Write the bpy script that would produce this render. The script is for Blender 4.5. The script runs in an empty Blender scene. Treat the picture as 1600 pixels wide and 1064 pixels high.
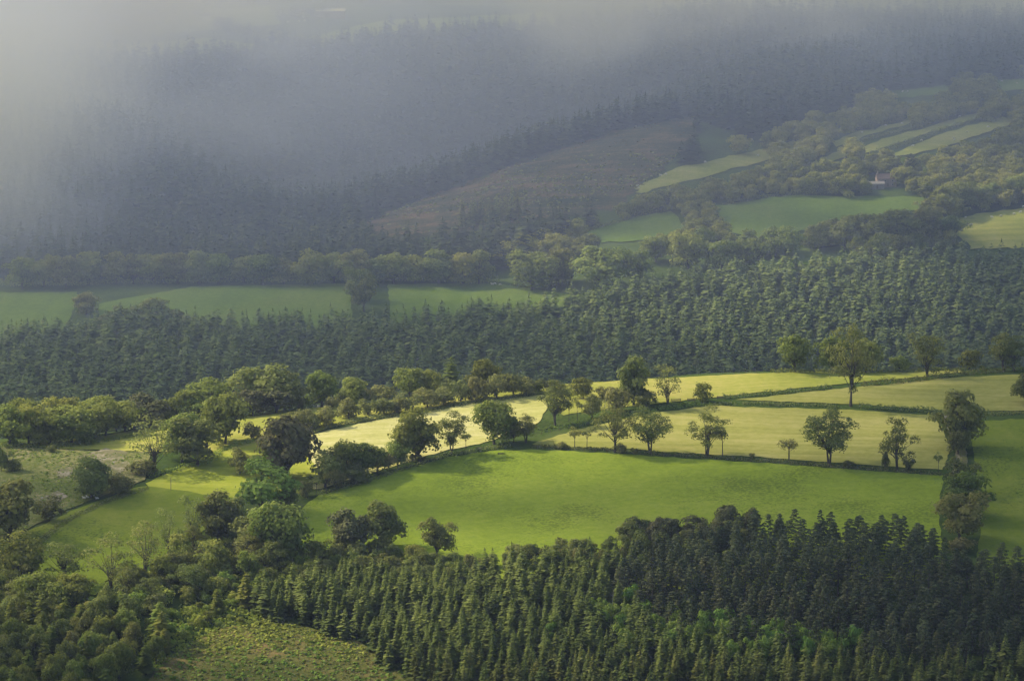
import bpy, math, random
import numpy as np
from mathutils import Vector, geometry as mgeo

R = math.radians
rng = np.random.default_rng(11)
random.seed(11)
scene = bpy.context.scene
col = scene.collection

# ------------------------------------------------------------------ camera
CAM_Z, PITCH, FPX = 400.0, R(8.0), 6000.0
CP, SP = math.cos(PITCH), math.sin(PITCH)
cd = bpy.data.cameras.new('camera')
cam = bpy.data.objects.new('camera', cd)
col.objects.link(cam)
cam.location = (0, 0, CAM_Z)
cam.rotation_euler = (R(90) - PITCH, 0, 0)
cd.sensor_width = 36.0
cd.lens = FPX / 1600 * 36.0
cd.clip_start = 1.0
cd.clip_end = 30000
scene.camera = cam


def ray_pt(u, v, D):
    a, b = (u - 800) / FPX, (532 - v) / FPX
    return np.array([D * a, D * (CP + SP * b), CAM_Z + D * (-SP + CP * b)])


def project(x, y, z):
    dz = z - CAM_Z
    D = y * CP - dz * SP
    b = (y * SP + dz * CP) / D
    return 800 + FPX * x / D, 532 - FPX * b, D


# ------------------------------------------------------------------ terrain heights (smooth interpolation of surveyed points)
SURVEY = {
    -300: [(1250, 1170), (1064, 1250), (950, 1310), (850, 1372), (775, 1430), (720, 1480)],
    0: [(1250, 1170), (1064, 1250), (950, 1310), (850, 1372), (775, 1425), (725, 1465), (692, 1498)],
    400: [(1250, 1170), (1064, 1250), (950, 1310), (850, 1370), (775, 1422), (700, 1480), (648, 1534)],
    800: [(1250, 1170), (1064, 1250), (950, 1310), (850, 1370), (775, 1420), (700, 1474), (650, 1520), (606, 1566)],
    1200: [(1250, 1170), (1064, 1250), (950, 1310), (850, 1368), (775, 1416), (700, 1470), (640, 1525), (582, 1590)],
    1600: [(1250, 1170), (1064, 1250), (950, 1308), (850, 1364), (775, 1412), (700, 1468), (640, 1524), (575, 1600)],
    1900: [(1250, 1170), (1064, 1250), (850, 1364), (700, 1468), (570, 1600)],
}
FAR = {
    -300: [(530, 2020), (455, 2110), (420, 2180), (300, 2330), (200, 2450), (100, 2620), (20, 2900), (-100, 3500)],
    0: [(530, 2020), (455, 2110), (420, 2180), (300, 2330), (200, 2450), (100, 2620), (20, 2900), (-100, 3500)],
    200: [(512, 2025), (450, 2110), (400, 2190), (300, 2290), (220, 2400), (150, 2560), (60, 2800), (10, 3000)],
    400: [(510, 2028), (446, 2110), (400, 2230), (330, 2420), (200, 2560), (100, 2720), (20, 3000), (-100, 3600)],
    650: [(498, 2035), (446, 2110), (380, 2210), (315, 2330), (298, 2580), (200, 2680), (100, 2820), (20, 3050)],
    800: [(490, 2048), (450, 2105), (400, 2170), (360, 2225), (300, 2300), (257, 2370), (243, 2620), (150, 2740), (60, 2950), (0, 3200), (-100, 3800)],
    1000: [(432, 2095), (390, 2160), (340, 2240), (270, 2310), (197, 2420), (184, 2680), (100, 2850), (0, 3200)],
    1200: [(412, 2118), (370, 2170), (320, 2230), (250, 2330), (190, 2440), (120, 2600), (40, 2850), (-50, 3300)],
    1400: [(395, 2140), (350, 2195), (310, 2240), (260, 2310), (195, 2420), (130, 2560), (50, 2820)],
    1600: [(380, 2160), (350, 2200), (320, 2232), (270, 2300), (200, 2400), (130, 2540), (50, 2800), (-50, 3300)],
    1900: [(380, 2160), (320, 2232), (200, 2400), (130, 2540), (50, 2800), (-50, 3300)],
}
pts = []
for u, L in list(SURVEY.items()) + list(FAR.items()):
    for v, D in L:
        pts.append(ray_pt(u, v, D))
for u in (-300, 0, 400, 800, 1200, 1600, 1900):          # the hidden valley behind the spur
    v, D = SURVEY[u][-1]
    c = ray_pt(u, v, D)
    for dd, drop in ((70, 16), (150, 44), (230, 60), (330, 52)):
        p = ray_pt(u, v, D + dd)
        pts.append(np.array([p[0], p[1], c[2] - drop]))
for x in (-1500, -500, 0, 500, 1500):                     # the hill the picture is taken from
    for y, z in ((0, 380), (200, 300), (500, 178), (850, 108), (1020, 100)):
        pts.append(np.array([x, y, z]))
for x in (-2500, -1200, 1200, 2500):
    for y, z in ((1300, 120), (1650, 120), (2200, 150), (2700, 230), (3400, 310)):
        pts.append(np.array([x, y, z]))
for x in (-2500, 0, 2500):
    for y, z in ((-1500, 420), (4500, 380), (6000, 480)):
        pts.append(np.array([x, y, z]))
P = np.array(pts)
KC = 35.0


def kern(dx, dy):
    return np.sqrt(dx * dx + dy * dy + KC * KC)


n = len(P)
A = np.zeros((n + 3, n + 3))
A[:n, :n] = kern(P[:, 0][:, None] - P[:, 0][None], P[:, 1][:, None] - P[:, 1][None]) - np.eye(n) * 1.5
A[:n, n] = 1
A[:n, n + 1] = P[:, 0] / 1000
A[:n, n + 2] = P[:, 1] / 1000
A[n:, :n] = A[:n, n:].T
W = np.linalg.solve(A, np.concatenate([P[:, 2], np.zeros(3)]))


def axis(lo, hi, step, far_lo, far_hi):
    a = list(np.arange(lo, hi + 0.1, step))
    s = step
    while a[-1] < far_hi:
        s *= 1.25
        a.append(a[-1] + s)
    s = step
    while a[0] > far_lo:
        s *= 1.25
        a.insert(0, a[0] - s)
    return np.array(a)


GX = axis(-440, 440, 6.0, -5500, 5500)
GY = axis(1130, 2900, 6.0, -2500, 9000)
XX, YY = np.meshgrid(GX, GY, indexing='ij')
cx_, cy_ = np.clip(XX, -2600, 2600), np.clip(YY, -1600, 6200)
Z = np.zeros_like(XX)
for i in range(n):
    Z += W[i] * kern(cx_ - P[i, 0], cy_ - P[i, 1])
Z += W[n] + W[n + 1] * cx_ / 1000 + W[n + 2] * cy_ / 1000
Z += 0.5 * np.sin(XX / 23 + 1.7 * np.sin(YY / 41)) * np.sin(YY / 29 + 0.4) + 0.25 * np.sin(XX / 9 + YY / 13) * np.sin(YY / 8 - XX / 17)


def height(x, y):
    x = np.asarray(x, float)
    y = np.asarray(y, float)
    i = np.clip(np.searchsorted(GX, x) - 1, 0, len(GX) - 2)
    j = np.clip(np.searchsorted(GY, y) - 1, 0, len(GY) - 2)
    fx = np.clip((x - GX[i]) / (GX[i + 1] - GX[i]), 0, 1)
    fy = np.clip((y - GY[j]) / (GY[j + 1] - GY[j]), 0, 1)
    return (Z[i, j] * (1 - fx) * (1 - fy) + Z[i + 1, j] * fx * (1 - fy) + Z[i, j + 1] * (1 - fx) * fy + Z[i + 1, j + 1] * fx * fy)


def hit(u, v, Dmin=1000, Dmax=1760):
    """Where the line of sight of a picture point meets the ground between two distances."""
    Ds = np.arange(Dmin, Dmax, 1.0)
    for _ in range(200):
        a, b = (u - 800) / FPX, (532 - v) / FPX
        x, y, z = Ds * a, Ds * (CP + SP * b), CAM_Z + Ds * (-SP + CP * b)
        under = z <= height(x, y)
        k = int(np.argmax(under))
        if under[k]:
            return x[k], y[k], float(height(x[k], y[k])), Ds[k]
        v += 1.5
    D = Dmax
    p = ray_pt(u, v, D)
    return p[0], p[1], float(height(p[0], p[1])), D


def inside(poly, u, v):
    poly = np.asarray(poly, float)
    res = np.zeros(np.shape(u), bool)
    j = len(poly) - 1
    for i in range(len(poly)):
        xi, yi, xj, yj = *poly[i], *poly[j]
        if yi != yj:
            c = ((yi > v) != (yj > v)) & (u < (xj - xi) * (v - yi) / (yj - yi) + xi)
            res ^= c
        j = i
    return res


def scatter(poly, step, Dmin, Dmax, jit=0.42):
    """Jittered positions on the ground inside an outline given in picture points."""
    xw = 0.18 * Dmax
    gx, gy = np.meshgrid(np.arange(-xw, xw, step), np.arange(Dmin - 30, Dmax + 60, step), indexing='ij')
    gx = gx + (np.floor(gy / step) % 2) * step * 0.5
    x = (gx + rng.uniform(-jit, jit, gx.shape) * step).ravel()
    y = (gy + rng.uniform(-jit, jit, gx.shape) * step).ravel()
    z = height(x, y)
    u, v, D = project(x, y, z)
    ok = (D > Dmin) & (D < Dmax) & inside(poly, u, v)
    return np.stack([x[ok], y[ok], z[ok], u[ok], v[ok], D[ok]], 1)


# ------------------------------------------------------------------ materials
def new_mat(name):
    m = bpy.data.materials.new(name)
    m.use_nodes = True
    nt = m.node_tree
    nt.nodes.clear()
    out = nt.nodes.new('ShaderNodeOutputMaterial')
    return m, nt, out


def nd(nt, kind, **kw):
    o = nt.nodes.new(kind)
    for k, v in kw.items():
        if k in o.inputs:
            o.inputs[k].default_value = v
        else:
            setattr(o, k, v)
    return o


def ramp(nt, stops):
    r = nt.nodes.new('ShaderNodeValToRGB')
    while len(r.color_ramp.elements) < len(stops):
        r.color_ramp.elements.new(0.5)
    for e, (p, c) in zip(r.color_ramp.elements, stops):
        e.position = p
        e.color = (*c, 1)
    return r


def foliage(name, dark, mid, light, trans=0.3):
    """Leaf clumps: colour from the clump's own tint and from the tree."""
    m, nt, out = new_mat(name)
    L = nt.links.new
    at = nd(nt, 'ShaderNodeAttribute', attribute_name='tint')
    oi = nt.nodes.new('ShaderNodeObjectInfo')
    mx = nd(nt, 'ShaderNodeMath', operation='MULTIPLY_ADD')
    L(oi.outputs['Random'], mx.inputs[0])
    mx.inputs[1].default_value = 0.44
    L(at.outputs['Fac'], mx.inputs[2])
    sb = nd(nt, 'ShaderNodeMath', operation='SUBTRACT')
    L(mx.outputs[0], sb.inputs[0])
    sb.inputs[1].default_value = 0.22
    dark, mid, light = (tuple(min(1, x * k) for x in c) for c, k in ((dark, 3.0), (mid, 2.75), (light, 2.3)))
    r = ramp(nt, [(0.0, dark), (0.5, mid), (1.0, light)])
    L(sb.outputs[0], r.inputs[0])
    hs = nd(nt, 'ShaderNodeHueSaturation')
    mr = nd(nt, 'ShaderNodeMapRange')
    mr.inputs['To Min'].default_value = 0.475
    mr.inputs['To Max'].default_value = 0.52
    sin = nd(nt, 'ShaderNodeMath', operation='FRACT')
    mu = nd(nt, 'ShaderNodeMath', operation='MULTIPLY')
    L(oi.outputs['Random'], mu.inputs[0])
    mu.inputs[1].default_value = 17.31
    L(mu.outputs[0], sin.inputs[0])
    L(sin.outputs[0], mr.inputs['Value'])
    L(mr.outputs[0], hs.inputs['Hue'])
    L(r.outputs[0], hs.inputs['Color'])
    d = nt.nodes.new('ShaderNodeBsdfDiffuse')
    t = nt.nodes.new('ShaderNodeBsdfTranslucent')
    mix = nd(nt, 'ShaderNodeMixShader')
    mix.inputs[0].default_value = trans
    L(hs.outputs[0], d.inputs[0])
    L(hs.outputs[0], t.inputs[0])
    L(d.outputs[0], mix.inputs[1])
    L(t.outputs[0], mix.inputs[2])
    L(mix.outputs[0], out.inputs[0])
    return m


def ground(name, a, b, c, scale=0.02, stripe=None, speck=0.0, speck_col=(0.03, 0.05, 0.015), bump=0.3):
    """Grass seen from afar: broad patches, fine mottling, mowing lines, darker tussocks."""
    m, nt, out = new_mat(name)
    L = nt.links.new
    pos = nt.nodes.new('ShaderNodeNewGeometry').outputs['Position']
    n1 = nd(nt, 'ShaderNodeTexNoise', Scale=scale, Detail=5.0, Roughness=0.6)
    n2 = nd(nt, 'ShaderNodeTexNoise', Scale=0.35, Detail=4.0, Roughness=0.7)
    L(pos, n1.inputs['Vector'])
    L(pos, n2.inputs['Vector'])
    add = nd(nt, 'ShaderNodeMath', operation='MULTIPLY_ADD')
    L(n2.outputs[0], add.inputs[0])
    add.inputs[1].default_value = 0.6
    L(n1.outputs[0], add.inputs[2])
    last = add.outputs[0]
    if stripe:
        ang, per, amp = stripe
        mp = nd(nt, 'ShaderNodeMapping')
        mp.inputs['Rotation'].default_value = (0, 0, R(ang))
        L(pos, mp.inputs['Vector'])
        st = nd(nt, 'ShaderNodeMapping')
        st.inputs['Scale'].default_value = (1.0 / per, 0.006, 0.0)
        L(mp.outputs[0], st.inputs['Vector'])
        wn = nd(nt, 'ShaderNodeTexNoise', Scale=1.0, Detail=3.0, Roughness=0.75)
        L(st.outputs[0], wn.inputs['Vector'])
        ad2 = nd(nt, 'ShaderNodeMath', operation='MULTIPLY_ADD')
        L(wn.outputs[0], ad2.inputs[0])
        ad2.inputs[1].default_value = amp
        L(last, ad2.inputs[2])
        sb = nd(nt, 'ShaderNodeMath', operation='SUBTRACT')
        L(ad2.outputs[0], sb.inputs[0])
        sb.inputs[1].default_value = amp * 0.5
        last = sb.outputs[0]
    r = ramp(nt, [(0.56, a), (0.80, b), (1.0, c)])
    L(last, r.inputs[0])
    colr = r.outputs[0]
    if speck > 0:
        n3 = nd(nt, 'ShaderNodeTexNoise', Scale=0.9, Detail=3.0, Roughness=0.6)
        n4 = nd(nt, 'ShaderNodeTexNoise', Scale=0.03, Detail=2.0)
        L(pos, n3.inputs['Vector'])
        L(pos, n4.inputs['Vector'])
        ml = nd(nt, 'ShaderNodeMath', operation='MULTIPLY')
        L(n3.outputs[0], ml.inputs[0])
        L(n4.outputs[0], ml.inputs[1])
        mr = nd(nt, 'ShaderNodeMapRange')
        mr.inputs['From Min'].default_value = 0.27
        mr.inputs['From Max'].default_value = 0.4
        mr.inputs['To Max'].default_value = speck
        L(ml.outputs[0], mr.inputs['Value'])
        mc = nd(nt, 'ShaderNodeMix', data_type='RGBA')
        L(mr.outputs[0], mc.inputs[0])
        L(colr, mc.inputs[6])
        mc.inputs[7].default_value = (*speck_col, 1)
        colr = mc.outputs[2]
    d = nt.nodes.new('ShaderNodeBsdfDiffuse')
    L(colr, d.inputs[0])
    bp = nd(nt, 'ShaderNodeBump')
    bp.inputs['Strength'].default_value = bump
    bp.inputs['Distance'].default_value = 0.6
    n5 = nd(nt, 'ShaderNodeTexNoise', Scale=0.5, Detail=3.0, Roughness=0.65)
    L(pos, n5.inputs['Vector'])
    L(n5.outputs[0], bp.inputs['Height'])
    L(bp.outputs[0], d.inputs['Normal'])
    L(d.outputs[0], out.inputs[0])
    return m


def simple(name, c, c2=None, scale=1.0, rough=0.8):
    m, nt, out = new_mat(name)
    L = nt.links.new
    p = nd(nt, 'ShaderNodeBsdfPrincipled')
    p.inputs['Roughness'].default_value = rough
    tc = nt.nodes.new('ShaderNodeTexCoord')
    nz = nd(nt, 'ShaderNodeTexNoise', Scale=scale, Detail=4.0)
    L(tc.outputs['Object'], nz.inputs['Vector'])
    r = ramp(nt, [(0.3, c), (0.7, c2 or tuple(x * 0.75 for x in c))])
    L(nz.outputs[0], r.inputs[0])
    L(r.outputs[0], p.inputs['Base Color'])
    L(p.outputs[0], out.inputs[0])
    return m


M = {
    'spruce': foliage('spruce_needles', (0.018, 0.023, 0.008), (0.064, 0.076, 0.019), (0.155, 0.16, 0.040), 0.22),
    'pine': foliage('pine_needles', (0.014, 0.020, 0.011), (0.044, 0.052, 0.024), (0.098, 0.102, 0.042), 0.18),
    'far_conifer': foliage('far_conifer_needles', (0.024, 0.036, 0.015), (0.075, 0.098, 0.034), (0.145, 0.165, 0.052), 0.2),
    'hill_conifer': foliage('hill_conifer_needles', (0.010, 0.016, 0.010), (0.032, 0.042, 0.022), (0.085, 0.09, 0.04), 0.1),
    'oak': foliage('oak_leaves', (0.036, 0.046, 0.011), (0.095, 0.112, 0.024), (0.19, 0.195, 0.046), 0.5),
    'gold_oak': foliage('sunlit_oak_leaves', (0.045, 0.055, 0.012), (0.11, 0.125, 0.028), (0.20, 0.205, 0.05), 0.38),  # oak leaves with sunlight put into the colour
    'ash': foliage('ash_leaves', (0.04, 0.05, 0.015), (0.105, 0.116, 0.032), (0.20, 0.205, 0.06), 0.5),
    'dark_oak': foliage('dark_oak_leaves', (0.034, 0.042, 0.013), (0.094, 0.106, 0.029), (0.175, 0.178, 0.052), 0.48),
    'russet': foliage('russet_leaves', (0.028, 0.030, 0.013), (0.062, 0.064, 0.027), (0.115, 0.108, 0.045), 0.2),
    'bright': foliage('bright_leaves', (0.035, 0.058, 0.010), (0.09, 0.132, 0.024), (0.175, 0.22, 0.045), 0.32),
    'thorn': foliage('thorn_leaves', (0.036, 0.042, 0.014), (0.092, 0.098, 0.03), (0.175, 0.172, 0.058), 0.45),
    'bracken': foliage('bracken_fronds', (0.042, 0.062, 0.011), (0.115, 0.145, 0.024), (0.215, 0.235, 0.05), 0.35),
    'bracken_red': foliage('bracken_turning', (0.04, 0.04, 0.012), (0.10, 0.072, 0.024), (0.17, 0.095, 0.04), 0.25),
    'rush': foliage('rush_tufts', (0.03, 0.055, 0.012), (0.06, 0.10, 0.02), (0.10, 0.15, 0.03), 0.2),
    'bark': simple('bark', (0.10, 0.085, 0.065), (0.05, 0.042, 0.033), 2.0, 0.95),
    'pale_bark': simple('pale_bark', (0.34, 0.31, 0.27), (0.18, 0.16, 0.13), 2.0, 0.9),
    'red_bark': simple('red_bark', (0.26, 0.14, 0.085), (0.16, 0.085, 0.05), 2.0, 0.9),
    'wool': simple('wool', (0.82, 0.79, 0.70), (0.66, 0.63, 0.54), 6.0, 1.0),
    'sheep_skin': simple('sheep_skin', (0.55, 0.5, 0.43), (0.4, 0.36, 0.3), 6.0, 0.9),
    'wood': simple('weathered_wood', (0.24, 0.19, 0.14), (0.13, 0.10, 0.075), 4.0, 0.9),
    'wire': simple('fence_wire', (0.25, 0.25, 0.24), None, 4.0, 0.6),
    'stone': simple('stone', (0.42, 0.39, 0.35), (0.27, 0.25, 0.22), 1.5, 0.9),
    'slate': simple('brown_roof', (0.17, 0.12, 0.11), (0.12, 0.09, 0.085), 1.5, 0.85),
    'pale_roof': simple('pale_sheet_roof', (0.34, 0.31, 0.29), (0.27, 0.25, 0.23), 0.6, 0.7),
    'white_roof': simple('white_sheet_roof', (0.78, 0.78, 0.78), (0.68, 0.68, 0.68), 0.4, 0.7),
    'render': simple('white_render', (0.8, 0.8, 0.78), (0.7, 0.69, 0.66), 1.0, 0.9),
    'pink_wall': simple('pinkish_wall', (0.34, 0.26, 0.23), (0.27, 0.21, 0.19), 1.0, 0.9),
    'grey_wall': simple('grey_wall', (0.36, 0.33, 0.32), (0.26, 0.24, 0.23), 1.0, 0.9),
    'glass': simple('window_glass', (0.03, 0.035, 0.04), None, 1.0, 0.15),
    # ground covers
    'base': ground('rough_ground', (0.045, 0.075, 0.014), (0.075, 0.115, 0.022), (0.11, 0.14, 0.035), 0.02, None, 0.7, (0.02, 0.032, 0.01), 0.6),
    'hay': ground('hay_stubble', (0.44, 0.43, 0.11), (0.58, 0.54, 0.18), (0.68, 0.62, 0.26), 0.012, (80, 5.0, 0.9), 0.15, (0.2, 0.2, 0.05), 0.25),
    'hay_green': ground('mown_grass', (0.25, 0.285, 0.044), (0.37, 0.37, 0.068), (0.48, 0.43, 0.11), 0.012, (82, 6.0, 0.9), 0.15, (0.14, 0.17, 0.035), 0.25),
    'hay_right': ground('hay_right', (0.27, 0.28, 0.055), (0.375, 0.36, 0.085), (0.47, 0.425, 0.13), 0.014, (97, 6.0, 1.0), 0.1, (0.2, 0.2, 0.05), 0.25),
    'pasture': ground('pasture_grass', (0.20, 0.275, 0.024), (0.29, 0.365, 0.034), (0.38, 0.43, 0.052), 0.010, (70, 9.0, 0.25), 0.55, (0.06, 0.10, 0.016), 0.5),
    'pasture_shaded': ground('shaded_pasture', (0.145, 0.195, 0.02), (0.20, 0.25, 0.027), (0.255, 0.285, 0.04), 0.02, None, 0.8, (0.045, 0.08, 0.015), 0.5),  # darker pasture copy, shade put into its colour
    'lawn': ground('mown_lawn', (0.28, 0.325, 0.034), (0.37, 0.395, 0.048), (0.46, 0.44, 0.075), 0.02, (98, 4.5, 0.8), 0.1, (0.1, 0.15, 0.02), 0.25),
    'scrub': ground('scrub_ground', (0.085, 0.12, 0.025), (0.17, 0.19, 0.05), (0.34, 0.29, 0.13), 0.03, None, 0.8, (0.05, 0.085, 0.02), 0.7),
    'moor': ground('moor_ground', (0.03, 0.05, 0.02), (0.085, 0.085, 0.04), (0.21, 0.135, 0.075), 0.045, (100, 14, 0.9), 0.7, (0.03, 0.045, 0.018), 0.7),
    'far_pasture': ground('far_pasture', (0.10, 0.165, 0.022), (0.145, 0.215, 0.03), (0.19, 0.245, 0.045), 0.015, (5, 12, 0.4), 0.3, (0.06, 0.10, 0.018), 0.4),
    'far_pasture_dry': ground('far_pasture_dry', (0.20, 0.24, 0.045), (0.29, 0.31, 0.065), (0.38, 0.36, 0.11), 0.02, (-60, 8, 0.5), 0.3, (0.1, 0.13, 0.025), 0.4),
    'top_field': ground('hilltop_field', (0.16, 0.22, 0.05), (0.22, 0.28, 0.07), (0.28, 0.31, 0.09), 0.01, None, 0.2, (0.1, 0.15, 0.04), 0.3),
    'clearing': ground('clearing_ground', (0.08, 0.10, 0.022), (0.15, 0.15, 0.04), (0.26, 0.18, 0.07), 0.05, None, 0.8, (0.04, 0.06, 0.015), 0.7),
    'track': ground('track_earth', (0.22, 0.2, 0.10), (0.30, 0.26, 0.14), (0.36, 0.31, 0.18), 0.05, None, 0.4, (0.1, 0.13, 0.03), 0.4),
    'stony': ground('stony_ground', (0.13, 0.14, 0.05), (0.22, 0.20, 0.10), (0.40, 0.34, 0.25), 0.16, None, 0.6, (0.09, 0.12, 0.03), 0.8),
}


# ------------------------------------------------------------------ object helpers
def mesh_np(name, verts, faces, mat, tint=None, smooth=False):
    """A mesh from arrays; faces all quads or all triangles."""
    me = bpy.data.meshes.new(name)
    verts = np.asarray(verts, np.float32)
    faces = np.asarray(faces, np.int32)
    k = faces.shape[1]
    me.vertices.add(len(verts))
    me.vertices.foreach_set('co', verts.ravel())
    me.loops.add(faces.size)
    me.loops.foreach_set('vertex_index', faces.ravel())
    me.polygons.add(len(faces))
    me.polygons.foreach_set('loop_start', np.arange(0, faces.size, k, dtype=np.int32))
    me.polygons.foreach_set('loop_total', np.full(len(faces), k, np.int32))
    me.update(calc_edges=True)
    if tint is not None:
        at = me.attributes.new('tint', 'FLOAT', 'POINT')
        at.data.foreach_set('value', np.asarray(tint, np.float32))
    if smooth:
        me.polygons.foreach_set('use_smooth', np.ones(len(faces), bool))
    me.materials.append(mat)
    return me


def ob(name, data, parent=None, loc=None):
    o = bpy.data.objects.new(name, data)
    col.objects.link(o)
    if parent is not None:
        o.parent = parent
    if loc is not None:
        o.location = loc
    return o


def tag(o, label=None, cat=None, group=None, kind=None):
    if label: o['label'] = label
    if cat: o['category'] = cat
    if group: o['group'] = group
    if kind: o['kind'] = kind
    return o


class Parts:
    """Collects boxes, tubes and prisms into one mesh."""
    def __init__(s):
        s.v, s.f = [], []

    def box(s, c, d, rz=0.0):
        b = len(s.v)
        ca, sa = math.cos(rz), math.sin(rz)
        for dx in (-.5, .5):
            for dy in (-.5, .5):
                for dz in (-.5, .5):
                    x, y = dx * d[0], dy * d[1]
                    s.v.append((c[0] + x * ca - y * sa, c[1] + x * sa + y * ca, c[2] + dz * d[2]))
        for q in ((0, 1, 3, 2), (4, 6, 7, 5), (0, 4, 5, 1), (2, 3, 7, 6), (0, 2, 6, 4), (1, 5, 7, 3)):
            s.f.append(tuple(b + i for i in q))
        return s

    def tube(s, path, radii, sides=6):
        path = [Vector(p) for p in path]
        b = len(s.v)
        for i, p in enumerate(path):
            d = (path[min(i + 1, len(path) - 1)] - path[max(i - 1, 0)]).normalized()
            a = d.cross(Vector((0.31, 0.9, 0.2)))
            a = a.normalized() if a.length > 1e-3 else Vector((1, 0, 0))
            c = d.cross(a)
            for k in range(sides):
                t = 2 * math.pi * k / sides
                s.v.append(tuple(p + (a * math.cos(t) + c * math.sin(t)) * radii[i]))
        for i in range(len(path) - 1):
            for k in range(sides):
                k2 = (k + 1) % sides
                s.f.append((b + i * sides + k, b + i * sides + k2, b + (i + 1) * sides + k2, b + (i + 1) * sides + k))
        e = b + (len(path) - 1) * sides
        s.f.append(tuple(e + k for k in range(sides)))
        return s

    def mesh(s, name, mat, smooth=False):
        me = bpy.data.meshes.new(name)
        me.from_pydata(s.v, [], s.f)
        me.materials.append(mat)
        if smooth:
            for p in me.polygons: p.use_smooth = True
        return me


# ------------------------------------------------------------------ leaf clumps
def cards(c, nrm, size, lr):
    """Small leaf-spray faces at points C facing NRM; every vertex gets the spray's index."""
    m = len(c)
    nrm = nrm / (np.linalg.norm(nrm, axis=1, keepdims=True) + 1e-9)
    up = lr.normal(size=(m, 3))
    a = np.cross(nrm, up)
    a /= np.linalg.norm(a, axis=1, keepdims=True) + 1e-9
    b = np.cross(nrm, a)
    s = (np.asarray(size) * np.ones(m))[:, None]
    e = lr.uniform(0.55, 1.0, (m, 1))
    o = lr.uniform(0.1, 0.5, (m, 1)) * s
    v = np.stack([c - a * s, c - b * s * e + nrm * o, c + a * s, c + b * s * e + nrm * o * 0.4], 1).reshape(-1, 3)
    f = np.arange(m * 4).reshape(m, 4)
    return v, f


def rand_dirs(m, lr):
    d = lr.normal(size=(m, 3))
    return d / np.linalg.norm(d, axis=1, keepdims=True)


def broadleaf(seed, H=14.0, Rr=6.0, clear=0.25, lobes=16, per=150, card=0.42, lobe_r=0.42, forks=2, trunk_r=0.35, lean=0.0, flat=0.0, shell=0.62):
    """(crown verts, faces, tint), trunk Parts for one tree of height H and crown radius Rr."""
    lr = np.random.default_rng(seed)
    hc = H * (clear + 1) / 2
    hh = H * (1 - clear) / 2
    dirs = []
    i = 0
    golden = math.pi * (3 - math.sqrt(5))
    for k in range(lobes):                                  # lobes spread round the crown, a few of them inside
        zz = 1 - 2 * (k + 0.5) / lobes
        rr = math.sqrt(max(0, 1 - zz * zz))
        th = golden * k + lr.uniform(-0.5, 0.5)
        dirs.append((rr * math.cos(th), rr * math.sin(th), zz))
    dirs = np.array(dirs) + lr.normal(scale=0.27, size=(lobes, 3))
    dirs = dirs[lr.random(lobes) > 0.12]                    # gaps make the crown lopsided
    lobes = len(dirs)
    rad = lr.uniform(shell - 0.2, shell + 0.14, (lobes, 1))
    top = 1 - flat * np.clip(dirs[:, 2:3], 0, 1)
    cen = dirs * rad * np.array([[Rr, Rr, hh]]) * np.concatenate([np.ones((lobes, 2)), top], 1)
    cen[:, 0] += lean * Rr * (cen[:, 2] / hh)
    cen[:, 2] += hc
    V, F, T, nv = [], [], [], 0
    lsz = Rr * lobe_r * lr.uniform(0.55, 1.25, lobes)
    for k in range(lobes):
        m = int(per * (lsz[k] / (Rr * lobe_r)) ** 2)
        d = rand_dirs(m, lr)
        d[:, 2] = np.where(d[:, 2] < -0.4, -d[:, 2], d[:, 2])
        r = lsz[k] * np.clip(lr.normal(0.88, 0.16, (m, 1)), 0.25, 1.2)
        c = cen[k] + d * r * np.array([[1, 1, 0.82]])
        c += lr.normal(scale=0.12, size=c.shape)
        keep = c[:, 2] > H * clear * 0.6
        c, d = c[keep], d[keep]
        m = len(c)
        oc = c - np.array([0, 0, hc])
        oc /= np.linalg.norm(oc, axis=1, keepdims=True) + 1e-6
        nr = d * 0.75 + oc * 0.5 + lr.normal(scale=0.38, size=(m, 3)) + np.array([0, 0, 0.15])
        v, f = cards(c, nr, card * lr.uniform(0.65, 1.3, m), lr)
        t = 0.46 + lr.normal(0, 0.10) + lr.normal(0, 0.13, m) + 0.12 * (c[:, 2] - hc) / hh  # crown shade put into the tint: darker low, lighter on top
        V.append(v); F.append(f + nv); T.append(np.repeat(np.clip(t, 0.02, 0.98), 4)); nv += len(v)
    tr = Parts()
    th = H * max(clear, 0.12)
    for q in range(forks):
        off = Vector((lr.uniform(-0.5, 0.5), lr.uniform(-0.5, 0.5), 0)) * (0.0 if forks == 1 else trunk_r * 2.2)
        bx, by = lr.uniform(-0.06, 0.06, 2) * H
        topc = Vector((bx + lean * Rr * 0.3, by, th + (hc - th) * 0.75))
        midp = Vector((off.x * 1.3 + bx * 0.3, off.y * 1.3 + by * 0.3, th * 0.9))
        tr.tube([off + Vector((0, 0, -0.6)), off + Vector((0, 0, 0.4)), midp, topc], [trunk_r * 1.35, trunk_r, trunk_r * 0.75, trunk_r * 0.35], 7)
        for k in range(q, lobes, forks):
            tgt = Vector(cen[k])
            st = midp.lerp(topc, lr.uniform(0.0, 0.7))
            md = st.lerp(tgt, 0.5) + Vector((lr.uniform(-.4, .4), lr.uniform(-.4, .4), lr.uniform(-0.2, 0.5)))
            tr.tube([st, md, tgt], [trunk_r * 0.42, trunk_r * 0.25, trunk_r * 0.08], 5)
    return np.concatenate(V), np.concatenate(F), np.concatenate(T), tr


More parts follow.
